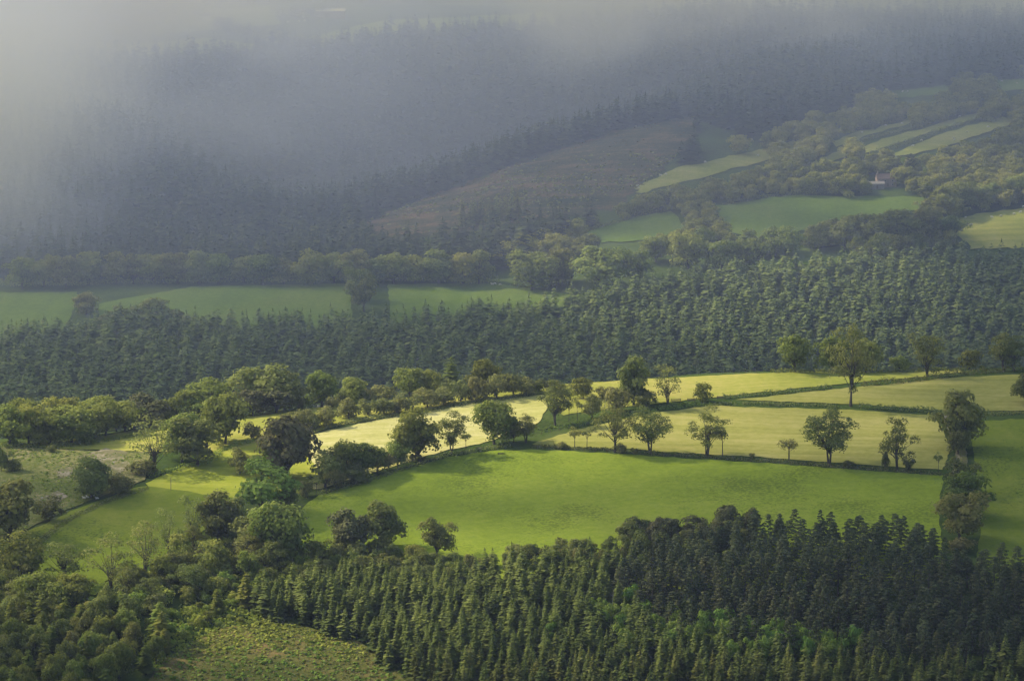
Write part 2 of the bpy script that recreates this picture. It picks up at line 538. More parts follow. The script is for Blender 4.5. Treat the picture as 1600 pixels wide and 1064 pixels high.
def conifer(seed, H=15.0, Rr=2.3, levels=18, arms=8, droop=0.35, gap=0.06, ragged=0.2, top=0.7):
    """A spruce: whorls of drooping sprays round a straight stem."""
    lr = np.random.default_rng(seed)
    V, T = [], []
    for i in range(levels):
        t = (i + 0.3) / levels
        z = H * (gap + (1 - gap) * t)
        r = Rr * ((1 - t) ** top) * lr.uniform(1 - ragged, 1 + ragged * 0.6) + 0.12
        na = max(4, int(arms * (0.55 + 0.6 * (1 - t))))
        a0 = lr.uniform(0, 6.28)
        for k in range(na):
            a = a0 + 2 * math.pi * k / na + lr.uniform(-0.3, 0.3)
            rr = r * lr.uniform(0.72, 1.15)
            w = max(0.14, rr * lr.uniform(0.26, 0.42))
            d = np.array([math.cos(a), math.sin(a), 0])
            s = np.array([-math.sin(a), math.cos(a), 0])
            z0 = z + lr.uniform(-0.25, 0.25) + rr * 0.28
            p0 = d * rr * 0.08 + [0, 0, z0 + 0.1]
            p1 = d * rr * 0.62 + s * w + [0, 0, z0 - rr * droop * 0.55 + lr.uniform(-.1, .1)]
            p2 = d * rr + [0, 0, z0 - rr * droop + lr.uniform(-.12, .12)]
            p3 = d * rr * 0.62 - s * w + [0, 0, z0 - rr * droop * 0.55 + lr.uniform(-.1, .1)]
            V += [p0, p1, p2, p3]
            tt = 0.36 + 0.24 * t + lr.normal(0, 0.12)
            T += [tt - 0.2, tt, tt + 0.16, tt]  # painted shading: dark gaps at the stem, bright tips as if lit
    a0 = lr.uniform(0, 6.28)                                # leader shoot
    for k in range(2):
        a = a0 + k * 1.57
        s = np.array([math.cos(a), math.sin(a), 0]) * 0.12
        V += [s + [0, 0, H * 0.95], np.array([0, 0, H * 0.93]), -s + [0, 0, H * 0.95], np.array([0, 0, H * 1.04])]
        T += [0.55] * 4
    V = np.array(V)
    tr = Parts().tube([(0, 0, -0.5), (0, 0, H * 0.5), (0, 0, H * 0.98)], [0.24, 0.14, 0.03], 6)
    return V, np.arange(len(V)).reshape(-1, 4), np.clip(np.array(T), 0.02, 0.98), tr


def pine(seed, H=14.0, Rr=3.0):
    """A pine: bunches of needles on plates, thin below, rounded at the top."""
    lr = np.random.default_rng(seed)
    V, F, T, nv = [], [], [], 0
    tr = Parts().tube([(0, 0, -0.5), (0.1, 0.1, H * 0.5), (0, 0, H * 0.95)], [0.26, 0.17, 0.04], 6)
    nb = 30
    for k in range(nb):
        t = (k + 0.5) / nb
        z = H * (0.30 + 0.68 * t)
        r = Rr * (1 - t) ** 0.55 * lr.uniform(0.45, 1.0)
        a = 2.4 * k + lr.uniform(-0.4, 0.4)
        c = np.array([math.cos(a) * r, math.sin(a) * r, z])
        m = 26
        s = 0.36 * Rr * (1.1 - 0.5 * t)
        d = rand_dirs(m, lr)
        d[:, 2] = np.abs(d[:, 2]) * 0.8 - 0.1
        p = c + d * np.array([[s, s, s * 0.42]]) * lr.uniform(0.6, 1.05, (m, 1))
        nr = d + np.array([0, 0, 0.5]) + lr.normal(scale=0.3, size=(m, 3))
        v, f = cards(p, nr, lr.uniform(0.2, 0.42, m), lr)
        tt = 0.42 + 0.12 * t + lr.normal(0, 0.1) + lr.normal(0, 0.1, m)
        V.append(v); F.append(f + nv); T.append(np.repeat(np.clip(tt, 0.02, 0.98), 4)); nv += len(v)
        if k % 2 == 0:
            tr.tube([(0, 0, z - 0.5), tuple(c)], [0.07, 0.03], 4)
    return np.concatenate(V), np.concatenate(F), np.concatenate(T), tr


LIB = {}


def lib(kind, gen, count, mat, bark='bark', **kw):
    """COUNT shapes of one kind: (crown mesh, trunk mesh, nominal height, nominal crown width)."""
    for i in range(count):
        v, f, t, tr = gen(hash_seed(kind) + i, **kw)
        w = 2 * np.percentile(np.hypot(v[:, 0], v[:, 1]), 96)
        h = np.percentile(v[:, 2], 99.7)
        LIB.setdefault(kind, []).append((mesh_np(kind + '_crown', v, f, M[mat], t), tr.mesh(kind + '_trunk', M[bark], True), h, w, (v, f, t)))


def hash_seed(s):
    return sum((i + 3) * ord(c) for i, c in enumerate(s)) * 7 % 100000


lib('oak', broadleaf, 6, 'oak', H=15, Rr=7, clear=0.03, lobes=30, per=150, card=0.46, lobe_r=0.40, forks=1, trunk_r=0.45)
lib('goldoak', broadleaf, 3, 'gold_oak', H=15, Rr=7, clear=0.02, lobes=34, per=170, card=0.42, lobe_r=0.38, forks=1, trunk_r=0.45)  # oak shapes wearing the painted sunlit colour
lib('darkoak', broadleaf, 4, 'dark_oak', H=14, Rr=6, clear=0.02, lobes=28, per=150, card=0.44, lobe_r=0.42, forks=1, trunk_r=0.45)
lib('russet', broadleaf, 3, 'russet', H=14, Rr=6, clear=0.02, lobes=28, per=150, card=0.44, lobe_r=0.42, forks=1, trunk_r=0.4)
lib('ash', broadleaf, 6, 'ash', H=17, Rr=6.2, clear=0.20, lobes=40, per=100, card=0.28, lobe_r=0.30, forks=3, trunk_r=0.28, shell=0.70)
lib('ashdark', broadleaf, 3, 'dark_oak', H=17, Rr=6.2, clear=0.19, lobes=42, per=110, card=0.29, lobe_r=0.31, forks=3, trunk_r=0.30, shell=0.68)
lib('sparse', broadleaf, 4, 'ash', H=16, Rr=6.5, clear=0.12, lobes=26, per=46, card=0.30, lobe_r=0.30, forks=3, trunk_r=0.26, shell=0.72)
lib('sapling', broadleaf, 3, 'ash', H=8, Rr=2.9, clear=0.45, lobes=10, per=60, card=0.26, lobe_r=0.42, forks=1, trunk_r=0.14)
lib('bright', broadleaf, 4, 'bright', H=12, Rr=5, clear=0.08, lobes=20, per=120, card=0.42, lobe_r=0.42, forks=2, trunk_r=0.25)
lib('bush', broadleaf, 5, 'thorn', H=5, Rr=3.2, clear=0.02, lobes=15, per=90, card=0.30, lobe_r=0.46, forks=3, trunk_r=0.12)
lib('bushgreen', broadleaf, 4, 'oak', H=5, Rr=3.2, clear=0.02, lobes=15, per=90, card=0.30, lobe_r=0.46, forks=3, trunk_r=0.12)
lib('bushbright', broadleaf, 4, 'bracken', H=4, Rr=2.6, clear=0.02, lobes=12, per=80, card=0.28, lobe_r=0.46, forks=3, trunk_r=0.1)
lib('thorn', broadleaf, 2, 'thorn', H=7, Rr=3.8, clear=0.5, lobes=11, per=55, card=0.26, lobe_r=0.36, forks=2, trunk_r=0.16, flat=0.5)
lib('spruce', conifer, 7, 'spruce', H=15, Rr=2.4, levels=24, arms=10, top=0.72, ragged=0.3)
lib('roughspruce', conifer, 4, 'spruce', H=14, Rr=2.6, levels=19, arms=9, top=0.6, ragged=0.55, droop=0.2)
lib('larch', conifer, 4, 'oak', H=13, Rr=3.0, levels=20, arms=11, droop=0.25, ragged=0.4, top=0.45)
lib('pine', pine, 6, 'pine')
lib('redpine', pine, 2, 'pine', bark='red_bark', H=16, Rr=3.4)

tree_count = {}


def plant(kind, name, x, y, z, h, w, label, cat, group=None, i=None, rz=None, trunk=True):
    """One tree or bush: an Empty at its foot that parents its trunk and its crown."""
    L = LIB[kind]
    k = tree_count.get(kind, 0) if i is None else i
    tree_count[kind] = k + 1
    cm, tm, H, Wd, _ = L[k % len(L)]
    root = ob(name, None, None, (x, y, z - 0.1))
    root.empty_display_size = 0.5
    root.rotation_euler = (random.uniform(-.03, .03), random.uniform(-.03, .03), random.uniform(0, 6.28) if rz is None else rz)
    root.scale = (w / Wd, w / Wd, h / H)
    tag(root, label, cat, group)
    ob('crown', cm, root)
    if trunk:
        ob('trunk', tm, root)
    return root


def plant_px(kind, name, u, v, hp, wp, label, cat, group=None, Dmin=1000, Dmax=1760, **kw):
    x, y, z, D = hit(u, v, Dmin, Dmax)
    return plant(kind, name, x, y, z, hp * D / FPX * 1.04, wp * D / FPX * 1.13, label, cat, group, **kw)


def fbm(x, y, scale=70.0):
    """Clustered noise between 0 and 1 from a few random lattices."""
    r = np.zeros_like(x)
    a, tot = 1.0, 0.0
    for k in range(5):
        g = np.random.default_rng(100 + k).random((64, 64))
        px, py = x / scale + 31.7, y / scale + 7.3
        i, j = np.floor(px).astype(int), np.floor(py).astype(int)
        fx, fy = px - i, py - j
        fx, fy = fx * fx * (3 - 2 * fx), fy * fy * (3 - 2 * fy)
        G = lambda p, q: g[p % 64, q % 64]
        r += a * (G(i, j) * (1 - fx) * (1 - fy) + G(i + 1, j) * fx * (1 - fy) + G(i, j + 1) * (1 - fx) * fy + G(i + 1, j + 1) * fx * fy)
        tot += a
        a *= 0.6
        scale /= 2.1
    return r / tot


def mass(name, kind, pos, hs, ws, mat, label, cat, thin=1.0, patch=(60.0, 0.55)):
    """A wood that reads as one mass: many trees in one mesh."""
    V, F, T, nv = [], [], [], 0
    L = LIB[kind] if isinstance(kind, str) else [q for k in kind for q in LIB[k]]
    stand = (fbm(pos[:, 0], pos[:, 1], patch[0]) - 0.5) * patch[1]    # stands of different age and kind
    for p, h, w, sd_ in zip(pos, hs, ws, stand):
        _, _, H, Wd, (v, f, t) = L[rng.integers(len(L))]
        if thin < 1.0:
            m = int(len(f) * thin)
            idx = rng.choice(len(f), m, replace=False)
            v = v.reshape(-1, 4, 3)[idx]
            cc = v.mean(1, keepdims=True)
            v = (cc + (v - cc) * (1 / math.sqrt(thin)) * 0.95).reshape(-1, 3)
            t = t.reshape(-1, 4)[idx].ravel()
            f = np.arange(m * 4).reshape(m, 4)
        a = rng.uniform(0, 6.28)
        ca, sa = math.cos(a), math.sin(a)
        q = np.empty_like(v)
        q[:, 0] = (v[:, 0] * ca - v[:, 1] * sa) * w / Wd + p[0]
        q[:, 1] = (v[:, 0] * sa + v[:, 1] * ca) * w / Wd + p[1]
        q[:, 2] = v[:, 2] * h / H + p[2] - 0.2
        V.append(q); F.append(f + nv); nv += len(v)
        T.append(np.clip(t + sd_ + rng.normal(0, 0.11), 0.02, 0.98))
    me = mesh_np(name, np.concatenate(V), np.concatenate(F), M[mat], np.concatenate(T))
    o = ob(name, me)
    tag(o, label, cat, None, 'stuff')
    return o


# ------------------------------------------------------------------ ground sheet and fields
nx, ny = len(GX), len(GY)
idx = np.arange(nx * ny).reshape(nx, ny)
gf = np.stack([idx[:-1, :-1], idx[1:, :-1], idx[1:, 1:], idx[:-1, 1:]], -1).reshape(-1, 4)
terrain = ob('terrain', mesh_np('terrain', np.stack([XX, YY, Z], -1).reshape(-1, 3), gf, M['base'], None, True))
tag(terrain, 'rough green hillsides and valley floor under the fields and woods', None, None, 'structure')

sheet_i = 0


def sheet(name, poly, mat, label, Dmin=1000, Dmax=1760, step=6.0, wob=1.8, lift=0.15):
    """A field laid over the hillside inside an outline of picture points."""
    global sheet_i
    sheet_i += 1
    edge = []
    for (u0, v0), (u1, v1) in zip(poly, poly[1:] + poly[:1]):
        m = max(1, int(math.hypot(u1 - u0, (v1 - v0) * 3) / 13))
        for k in range(m):
            t = k / m
            edge.append((u0 + (u1 - u0) * t + random.uniform(-1, 1) * wob, v0 + (v1 - v0) * t + random.uniform(-.45, .45) * wob))
    e3 = [hit(u, v, Dmin, Dmax) for u, v in edge]
    e2 = [(p[0], p[1]) for p in e3]
    ex = np.array(e2)
    gx, gy = np.meshgrid(np.arange(ex[:, 0].min(), ex[:, 0].max(), step), np.arange(ex[:, 1].min(), ex[:, 1].max(), step), indexing='ij')
    gx, gy = gx.ravel(), gy.ravel()
    ok = inside(e2, gx, gy)
    vin = [Vector(p) for p in e2] + [Vector((a, b)) for a, b in zip(gx[ok], gy[ok])]
    ne = len(e2)
    vo, _, fo, _, _, _ = mgeo.delaunay_2d_cdt(vin, [(i, (i + 1) % ne) for i in range(ne)], [list(range(ne))], 1, 0.01)
    va = np.array([(p.x, p.y) for p in vo])
    za = height(va[:, 0], va[:, 1]) + lift + 0.02 * sheet_i
    me = bpy.data.meshes.new(name)
    me.from_pydata([(a, b, c) for (a, b), c in zip(va, za)], [], [tuple(f) for f in fo])
    for p in me.polygons: p.use_smooth = True
    me.materials.append(M[mat])
    # faces looking up
    if sum(p.normal.z for p in me.polygons) < 0:
        me.flip_normals()
    o = ob(name, me)
    tag(o, label, None, None, 'structure')
    return o


sheet('pasture', [(440, 832), (470, 795), (500, 775), (600, 741), (700, 716), (760, 706), (830, 703), (1000, 712), (1200, 725), (1474, 744), (1466, 800), (1478, 905), (1200, 915), (990, 925), (700, 925), (500, 905)], 'pasture', 'bright green pasture below the line of single trees')
sheet('pasture', [(1512, 660), (1720, 648), (1720, 930), (1520, 930), (1536, 790), (1522, 720)], 'pasture_shaded', 'shaded green pasture at the right edge')
sheet('hay_field', [(832, 694), (905, 672), (1000, 649), (1110, 635), (1340, 642), (1462, 650), (1486, 700), (1474, 736), (1200, 716), (1000, 704), (840, 698)], 'hay_right', 'cut hay field with a line of single trees along its lower edge')
sheet('hay_field', [(420, 716), (480, 682), (560, 664), (640, 648), (760, 628), (850, 617), (856, 640), (840, 662), (760, 692), (690, 707), (620, 728), (500, 765), (465, 765)], 'hay', 'pale yellow hay field behind the hedgerow oaks')
sheet('hay_field', [(1150, 626), (1300, 610), (1500, 590), (1640, 584), (1720, 584), (1720, 643), (1620, 643), (1470, 643), (1340, 633), (1220, 628)], 'hay_right', 'upper hay field between two low hedges')
sheet('meadow', [(838, 602), (1000, 593), (1200, 584), (1350, 576), (1500, 578), (1506, 583), (1300, 603), (1130, 620), (1050, 630), (960, 638), (880, 650), (862, 640), (850, 617)], 'hay_green', 'yellow green meadow along the top of the spur')
sheet('meadow', [(300, 700), (380, 656), (480, 630), (700, 613), (830, 603), (838, 616), (720, 630), (520, 668), (420, 700), (350, 722)], 'hay_green', 'green strip of meadow above the thorn hedge')
sheet('meadow', [(20, 697), (150, 684), (290, 658), (395, 651), (410, 672), (330, 704), (240, 708), (110, 703)], 'hay_green', 'mown meadow below the row of willows at the left')
sheet('lawn', [(228, 757), (330, 710), (400, 694), (470, 694), (500, 740), (470, 772), (370, 779), (240, 770)], 'lawn', 'small mown field with round bush beside it')
sheet('pasture', [(20, 842), (120, 797), (200, 767), (230, 760), (370, 781), (340, 815), (260, 870), (150, 930), (30, 950)], 'pasture_shaded', 'lower left pasture below the scrub bank')
sheet('scrub_ground', [(-80, 704), (20, 700), (110, 704), (236, 709), (226, 752), (120, 792), (20, 838), (-80, 860)], 'scrub', 'rough bank of bracken and bare stony patches')
for pl in ([(120, 716), (165, 702), (200, 708), (190, 722), (150, 730)], [(165, 728), (200, 722), (208, 734), (185, 742)], [(60, 782), (90, 770), (108, 778), (70, 796)], [(88, 736), (120, 728), (110, 746), (90, 750)]):
    sheet('bare_ground', pl, 'stony', 'bare stony patch on the scrub bank', step=3.0, wob=2.0)
sheet('track', [(1470, 650), (1496, 655), (1510, 700), (1512, 742), (1488, 742), (1494, 700)], 'track', 'narrow earthy strip between the hay field and the right pasture')
sheet('clearing', [(170, 1150), (260, 1030), (330, 990), (420, 965), (560, 1005), (640, 1064), (720, 1150)], 'clearing', 'clearing of bracken and heather between the conifers')
FD = dict(Dmin=1850, Dmax=3600)
RG = dict(FD, wob=3.2)
sheet('far_field', [(-90, 458), (120, 458), (118, 475), (95, 540), (-90, 545)], 'far_pasture', 'green field dimmed by mist at the left edge', **FD)
sheet('far_field', [(155, 476), (300, 450), (546, 444), (552, 516), (350, 520), (150, 520)], 'far_pasture', 'long green field above the dark conifers', **FD)
sheet('far_field', [(606, 446), (770, 444), (840, 455), (905, 463), (890, 500), (800, 502), (610, 512)], 'far_pasture', 'sunlit end of the green field beside the big oaks', **FD)
sheet('far_field', [(905, 366), (1000, 340), (1050, 333), (1078, 364), (1000, 378), (940, 380)], 'far_pasture', 'green field below the moor, hemmed by trees', **RG)
sheet('far_field', [(1110, 325), (1230, 307), (1450, 310), (1440, 328), (1300, 350), (1180, 382), (1140, 360)], 'far_pasture', 'wide shaded field below the farm', **RG)
sheet('far_field', [(1218, 396), (1310, 386), (1335, 392), (1310, 415), (1215, 418)], 'far_pasture', 'small green field under the clump of dark trees', **RG)
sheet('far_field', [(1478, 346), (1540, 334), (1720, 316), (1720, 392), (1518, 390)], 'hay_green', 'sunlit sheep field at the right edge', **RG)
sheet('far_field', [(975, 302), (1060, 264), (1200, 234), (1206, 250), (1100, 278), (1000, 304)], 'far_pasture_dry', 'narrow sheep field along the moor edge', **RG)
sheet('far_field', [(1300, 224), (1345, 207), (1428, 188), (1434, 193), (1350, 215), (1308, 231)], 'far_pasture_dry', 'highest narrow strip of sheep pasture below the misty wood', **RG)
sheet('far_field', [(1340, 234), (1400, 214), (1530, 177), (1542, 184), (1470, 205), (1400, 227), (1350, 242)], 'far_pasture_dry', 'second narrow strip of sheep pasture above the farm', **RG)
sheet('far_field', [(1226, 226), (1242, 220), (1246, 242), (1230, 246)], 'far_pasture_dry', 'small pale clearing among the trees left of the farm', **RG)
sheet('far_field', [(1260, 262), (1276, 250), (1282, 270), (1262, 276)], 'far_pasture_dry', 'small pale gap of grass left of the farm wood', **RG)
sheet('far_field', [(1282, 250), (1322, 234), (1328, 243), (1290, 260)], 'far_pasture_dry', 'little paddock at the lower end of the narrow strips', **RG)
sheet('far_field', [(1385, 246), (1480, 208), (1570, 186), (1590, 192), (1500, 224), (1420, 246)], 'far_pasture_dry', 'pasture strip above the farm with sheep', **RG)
sheet('far_field', [(1390, 145), (1480, 135), (1490, 148), (1400, 156)], 'far_pasture', 'dim grey green field high on the right slope', **RG)
sheet('far_field', [(1550, 128), (1720, 120), (1720, 138), (1556, 144)], 'far_pasture', 'dim field at the top right edge', **RG)
sheet('moor', [(560, 352), (640, 321), (700, 299), (760, 276), (830, 248), (980, 203), (1086, 184), (1090, 215), (1010, 290), (960, 330), (870, 340), (720, 368), (600, 380)], 'moor', 'brown heather moor on the far spur', wob=9.0, **FD)
sheet('hilltop_field', [(180, 72), (330, 62), (440, 78), (330, 92), (190, 104)], 'top_field', 'misty green field on the far hilltop at the left', **FD)
sheet('hilltop_field', [(430, 72), (600, 34), (860, 22), (880, 52), (620, 58), (500, 78)], 'top_field', 'misty green field below the long barn', **FD)
sheet('hilltop_field', [(160, 30), (300, 20), (420, 12), (440, 40), (300, 52), (170, 58)], 'top_field', 'misty field around the white house', **FD)

# ------------------------------------------------------------------ single trees, hedgerow trees and bushes: (shape, foot u, foot v, height, width, label)
T = 'broadleaf_tree'
SINGLES = [
    ('sapling', T, 898, 701, 34, 25, 'left one of two slender saplings on the hay field edge'),
    ('sapling', T, 917, 701, 34, 26, 'right one of two slender saplings on the hay field edge'),
    ('ash', T, 960, 707, 72, 56, 'open crowned tree with thin double trunk between the saplings and a rounder tree'),
    ('ash', T, 1016, 709, 70, 60, 'round crowned tree with leaning forked trunk on hay field edge'),
    ('ash', T, 1104, 713, 76, 58, 'tall tree with ivy covered trunk beside a small leaning tree'),
    ('sapling', T, 1129, 714, 44, 28, 'small tree leaning out beside the ivy covered trunk'),
    ('thorn', T, 1233, 720, 33, 31, 'small flat topped thorn tree on hay field edge'),
    ('ashdark', T, 1295, 728, 90, 78, 'largest tree in the line along the hay field edge, two trunks'),
    ('bush', 'bush', 1383, 733, 26, 13, 'narrow upright bush next to slim ash tree on field edge'),
    ('ash', T, 1402, 735, 80, 54, 'slim tree with ivied fork standing between two dark bushes'),
    ('bush', 'bush', 1420, 735, 21, 20, 'low dark bush right of the slim ivied tree'),
    ('sapling', T, 1466, 738, 32, 15, 'tiny thin tree near the right end of the hay field edge'),
    ('bush', 'bush', 1325, 730, 11, 18, 'low bush at the foot of the largest field edge tree'),
    ('bush', 'bush', 970, 708, 16, 18, 'low bush between two trees on the left of field edge'),
    ('bush', 'bush', 993, 711, 11, 13, 'tiny bush under the round crowned field edge tree'),
    ('bush', 'bush', 879, 702, 11, 18, 'low bush left of the two slender saplings'),
    ('bush', 'bush', 1175, 716, 8, 9, 'tiny round bush alone on the fence line'),
    ('ash', T, 1329, 636, 122, 62, 'very tall tree rising from the hedge between two hay fields'),
    ('ash', T, 1449, 590, 66, 60, 'twin trunked tree in the upper hedge near the conifers'),
    ('ashdark', T, 1568, 580, 58, 52, 'left of two dark trees on the top hedge at right'),
    ('ashdark', T, 1584, 580, 54, 44, 'right of two dark trees on the top hedge at right'),
    ('darkoak', T, 1499, 702, 90, 66, 'dense rounded tree at the corner of hay field and right pasture'),
    ('bush', 'bush', 1497, 712, 36, 30, 'round bush under the dense corner tree'),
    ('darkoak', T, 1606, 634, 54, 44, 'dark round tree cut by the right edge beside hay field'),
    ('darkoak', T, 1503, 778, 62, 52, 'uppermost dark tree in the clump between the two pastures'),
    ('oak', T, 1510, 812, 72, 66, 'middle tree of the clump between the two pastures'),
    ('darkoak', T, 1500, 846, 76, 70, 'lowest and largest tree of the clump between the two pastures'),
    ('bush', 'bush', 1500, 862, 22, 40, 'low pale bush below the clump between the pastures'),
    ('oak', T, 1242, 579, 58, 52, 'oak with dense sunlit crown at the conifer edge above meadow'),
    ('oak', T, 1302, 576, 56, 56, 'spreading tree behind the top hedge, left of the very tall tree'),
    ('oak', T, 1352, 574, 50, 52, 'tree behind the top hedge, right of the very tall tree'),
    ('bushgreen', 'bush', 1405, 573, 26, 34, 'bright round bush on the top hedge below the conifers'),
    ('bushgreen', 'bush', 1515, 574, 30, 38, 'rounded bush on the top hedge left of two dark trees'),
    ('sparse', T, 1043, 632, 60, 48, 'pale open crowned tree beside the wooden gate'),
    ('darkoak', T, 990, 634, 74, 50, 'tall dark tree above the bank left of the wooden gate'),
    ('bush', 'bush', 1010, 638, 28, 40, 'low bush at the foot of the tall dark bank tree'),
    ('bush', 'bush', 968, 645, 38, 40, 'dark rounded bush on the bank below the tall dark tree'),
    ('bushgreen', 'bush', 1098, 628, 29, 27, 'round bush standing alone by the gate'),
    ('oak', T, 912, 624, 32, 30, 'small round tree on the thorn hedge below the conifers'),
    ('ashdark', T, 868, 665, 68, 50, 'tallest tree in the hedge between the two hay fields'),
    ('sapling', T, 889, 660, 38, 22, 'small upright tree right of the tallest hedge tree'),
    ('sapling', T, 902, 657, 30, 16, 'narrow little tree between two rounder hedge trees'),
    ('darkoak', T, 925, 654, 36, 31, 'round little tree at the end of the hay hedge'),
    ('bush', 'bush', 945, 622, 18, 30, 'low bush on the thorn hedge right of small round tree'),
    ('ashdark', T, 822, 692, 44, 40, 'dark spreading tree at the corner of pasture and hay fields'),
    ('oak', T, 772, 694, 66, 62, 'broad oak in the hedge near the fallen log'),
    ('darkoak', T, 803, 692, 40, 30, 'dark small tree filling the hedge beside the broad oak'),
    ('ashdark', T, 705, 710, 66, 48, 'dark tree standing close right of the biggest oak'),
    ('oak', T, 655, 722, 82, 80, 'biggest oak in the hedge above the bright pasture'),
    ('oak', T, 622, 730, 42, 40, 'small oak left of the biggest hedge oak'),
    ('bush', 'bush', 607, 735, 28, 26, 'bush with bare stems at the left of the small hedge oak'),
    ('sapling', T, 728, 703, 30, 18, 'thin hedge tree between the dark tree and the broad oak'),
    ('oak', T, 566, 746, 52, 52, 'green tree in the thick part of the pasture hedge'),
    ('bushgreen', 'bush', 590, 740, 42, 36, 'tall bush at the right end of the thick hedge'),
    ('oak', T, 535, 754, 62, 56, 'pale topped tree in the middle of the thick hedge'),
    ('darkoak', T, 508, 762, 54, 52, 'dark tree at the left of the thick hedge'),
    ('bush', 'bush', 555, 757, 32, 40, 'grey green bush on the pasture side of the thick hedge'),
    ('bush', 'bush', 525, 766, 34, 36, 'dark bush at the foot of the thick hedge'),
    ('sapling', T, 510, 772, 40, 26, 'little pale trunked tree at the corner of the pasture'),
    ('bush', 'bush', 478, 778, 26, 22, 'small round bush standing in the gap by the pasture'),
    ('sapling', T, 494, 775, 28, 20, 'little stemmed tree right of the small round gap bush'),
    ('russet', T, 448, 752, 96, 84, 'big russet tinged tree above the pasture corner'),
    ('darkoak', T, 425, 752, 52, 60, 'dark lower tree left of the russet tree'),
    ('bright', T, 412, 808, 84, 92, 'big bright green oak above the lower tree belt'),
    ('darkoak', T, 447, 798, 46, 36, 'small dark tree hanging over the pasture corner'),
    ('darkoak', 'bush', 375, 742, 40, 47, 'dark round bush on the small mown field'),
    ('darkoak', T, 308, 730, 74, 66, 'dense dark tree in the clump left of the mown field'),
    ('oak', T, 284, 722, 74, 62, 'lighter tree behind the dense dark one in the left clump'),
    ('sparse', T, 240, 738, 88, 70, 'pale half bare tree at the left of the left clump'),
    ('oak', T, 352, 694, 76, 66, 'tall bushy tree above the small mown field'),
    ('bush', 'bush', 393, 687, 26, 32, 'bush right of the tall bushy tree'),
    ('bush', 'bush', 225, 742, 22, 44, 'brambly bush at the foot of the pale half bare tree'),
    ('darkoak', T, 143, 780, 62, 62, 'tree with sheep lying in its shade'),
    ('bush', 'bush', 186, 772, 32, 46, 'wide bush right of the tree with resting sheep'),
    ('bush', 'bush', 78, 815, 36, 54, 'grey green bush at the lower end of the scrub bank'),
    ('darkoak', T, 18, 846, 94, 92, 'big dark tree at the left edge below the scrub bank'),
    ('darkoak', T, 2, 738, 40, 28, 'dark bush-like tree on the scrub bank at left edge'),
    ('bush', 'bush', 20, 737, 20, 24, 'low bush beside the dark edge tree on the scrub'),
    ('bush', 'bush', 80, 707, 12, 14, 'tiny bush on top of the scrub bank'),
    ('oak', T, 15, 696, 62, 66, 'pale green willow at the left edge of the row'),
    ('oak', T, 325, 640, 62, 78, 'broad tree behind the meadow crest against the conifers'),
    ('oak', T, 290, 642, 50, 52, 'tree half hidden left of the broad crest tree'),
    ('darkoak', T, 405, 640, 74, 78, 'tallest dark tree on the crest above the meadow strip'),
    ('darkoak', T, 445, 636, 58, 60, 'dark tree on the crest, right of the tallest'),
    ('oak', T, 503, 622, 54, 54, 'round sunlit tree on the crest beside sheep'),
    ('oak', T, 552, 622, 42, 50, 'low spreading tree on the crest, next to the round one'),
    ('oak', T, 182, 640, 28, 30, 'small round tree poking above the willow row'),
    ('oak', T, 207, 638, 32, 36, 'light green tree just right of the small one above the willow row'),
    ('russet', T, 235, 668, 54, 70, 'brownish willow in the row above the left meadow'),
    ('oak', T, 302, 660, 42, 56, 'green tree at the right end of the willow row'),
    ('bush', 'bush', 335, 657, 32, 38, 'grey bush at the right end of the willow row'),
    ('russet', T, 432, 646, 36, 58, 'brownish rounded tree on the meadow strip'),
    ('russet', T, 395, 650, 40, 46, 'brownish tree at the left of the meadow strip'),
    ('bush', 'bush', 368, 654, 40, 36, 'grey brown bush left of the brownish meadow trees'),
    ('bush', 'bush', 467, 640, 20, 22, 'small thorn by the sheep on the meadow strip'),
    ('oak', T, 756, 606, 46, 46, 'round tree standing out of the thorn hedge against conifers'),
    ('oak', T, 640, 613, 46, 44, 'leafy tree behind the meadow strip below the conifers'),
    ('larch', T, 705, 608, 56, 30, 'pointed pale tree behind the thorn hedge'),
    ('bush', 'bush', 600, 616, 24, 40, 'brownish bush on the far side of the meadow strip'),
    ('oak', T, 672, 611, 40, 40, 'rounded tree left of the pointed pale one'),
    ('russet', T, 552, 866, 70, 64, 'dark copper toned tree at the lower pasture corner'),
    ('darkoak', T, 597, 856, 72, 60, 'tall grey green tree right of the copper toned one'),
    ('darkoak', T, 683, 872, 62, 58, 'rounded grey green tree at the lower pasture edge'),
    ('oak', T, 436, 880, 92, 84, 'large rounded tree above the young conifers'),
    ('bushgreen', 'bush', 500, 880, 36, 50, 'bushy scrub left of the copper toned tree'),
    ('darkoak', T, 392, 868, 62, 56, 'dark tree left of the large rounded one'),
    ('darkoak', T, 340, 850, 82, 62, 'dark dense tree in the belt above the clearing'),
    ('sparse', T, 302, 858, 84, 60, 'half bare tree with dark stems in the belt'),
    ('sparse', T, 262, 868, 72, 48, 'gnarled bare stemmed tree in the belt'),
    ('sparse', T, 228, 895, 80, 64, 'wide half bare tree above the bright scrub'),
    ('sparse', T, 174, 925, 90, 72, 'twisted half bare tree with many dark limbs'),
    ('ash', T, 100, 915, 66, 66, 'open green tree left of the twisted tree'),
    ('oak', T, 30, 912, 80, 76, 'tall leafy tree at the left edge of the belt'),
    ('oak', T, 62, 960, 66, 76, 'full green tree below the belt at left'),
    ('oak', T, 118, 950, 52, 56, 'rounded green tree beside the sunlit gap'),
    ('darkoak', T, 365, 838, 60, 44, 'dark narrow tree behind the belt'),
    ('ashdark', T, 200, 930, 50, 50, 'low dark tree at the foot of the twisted tree'),
]
for i, (kind, nm, u, v, h, w, lab) in enumerate(SINGLES):
    # trees whose foot is behind the brow of the spur
    plant_px(kind, nm, u, v, h, w, lab, 'bush' if nm == 'bush' else 'tree', Dmax=1640)

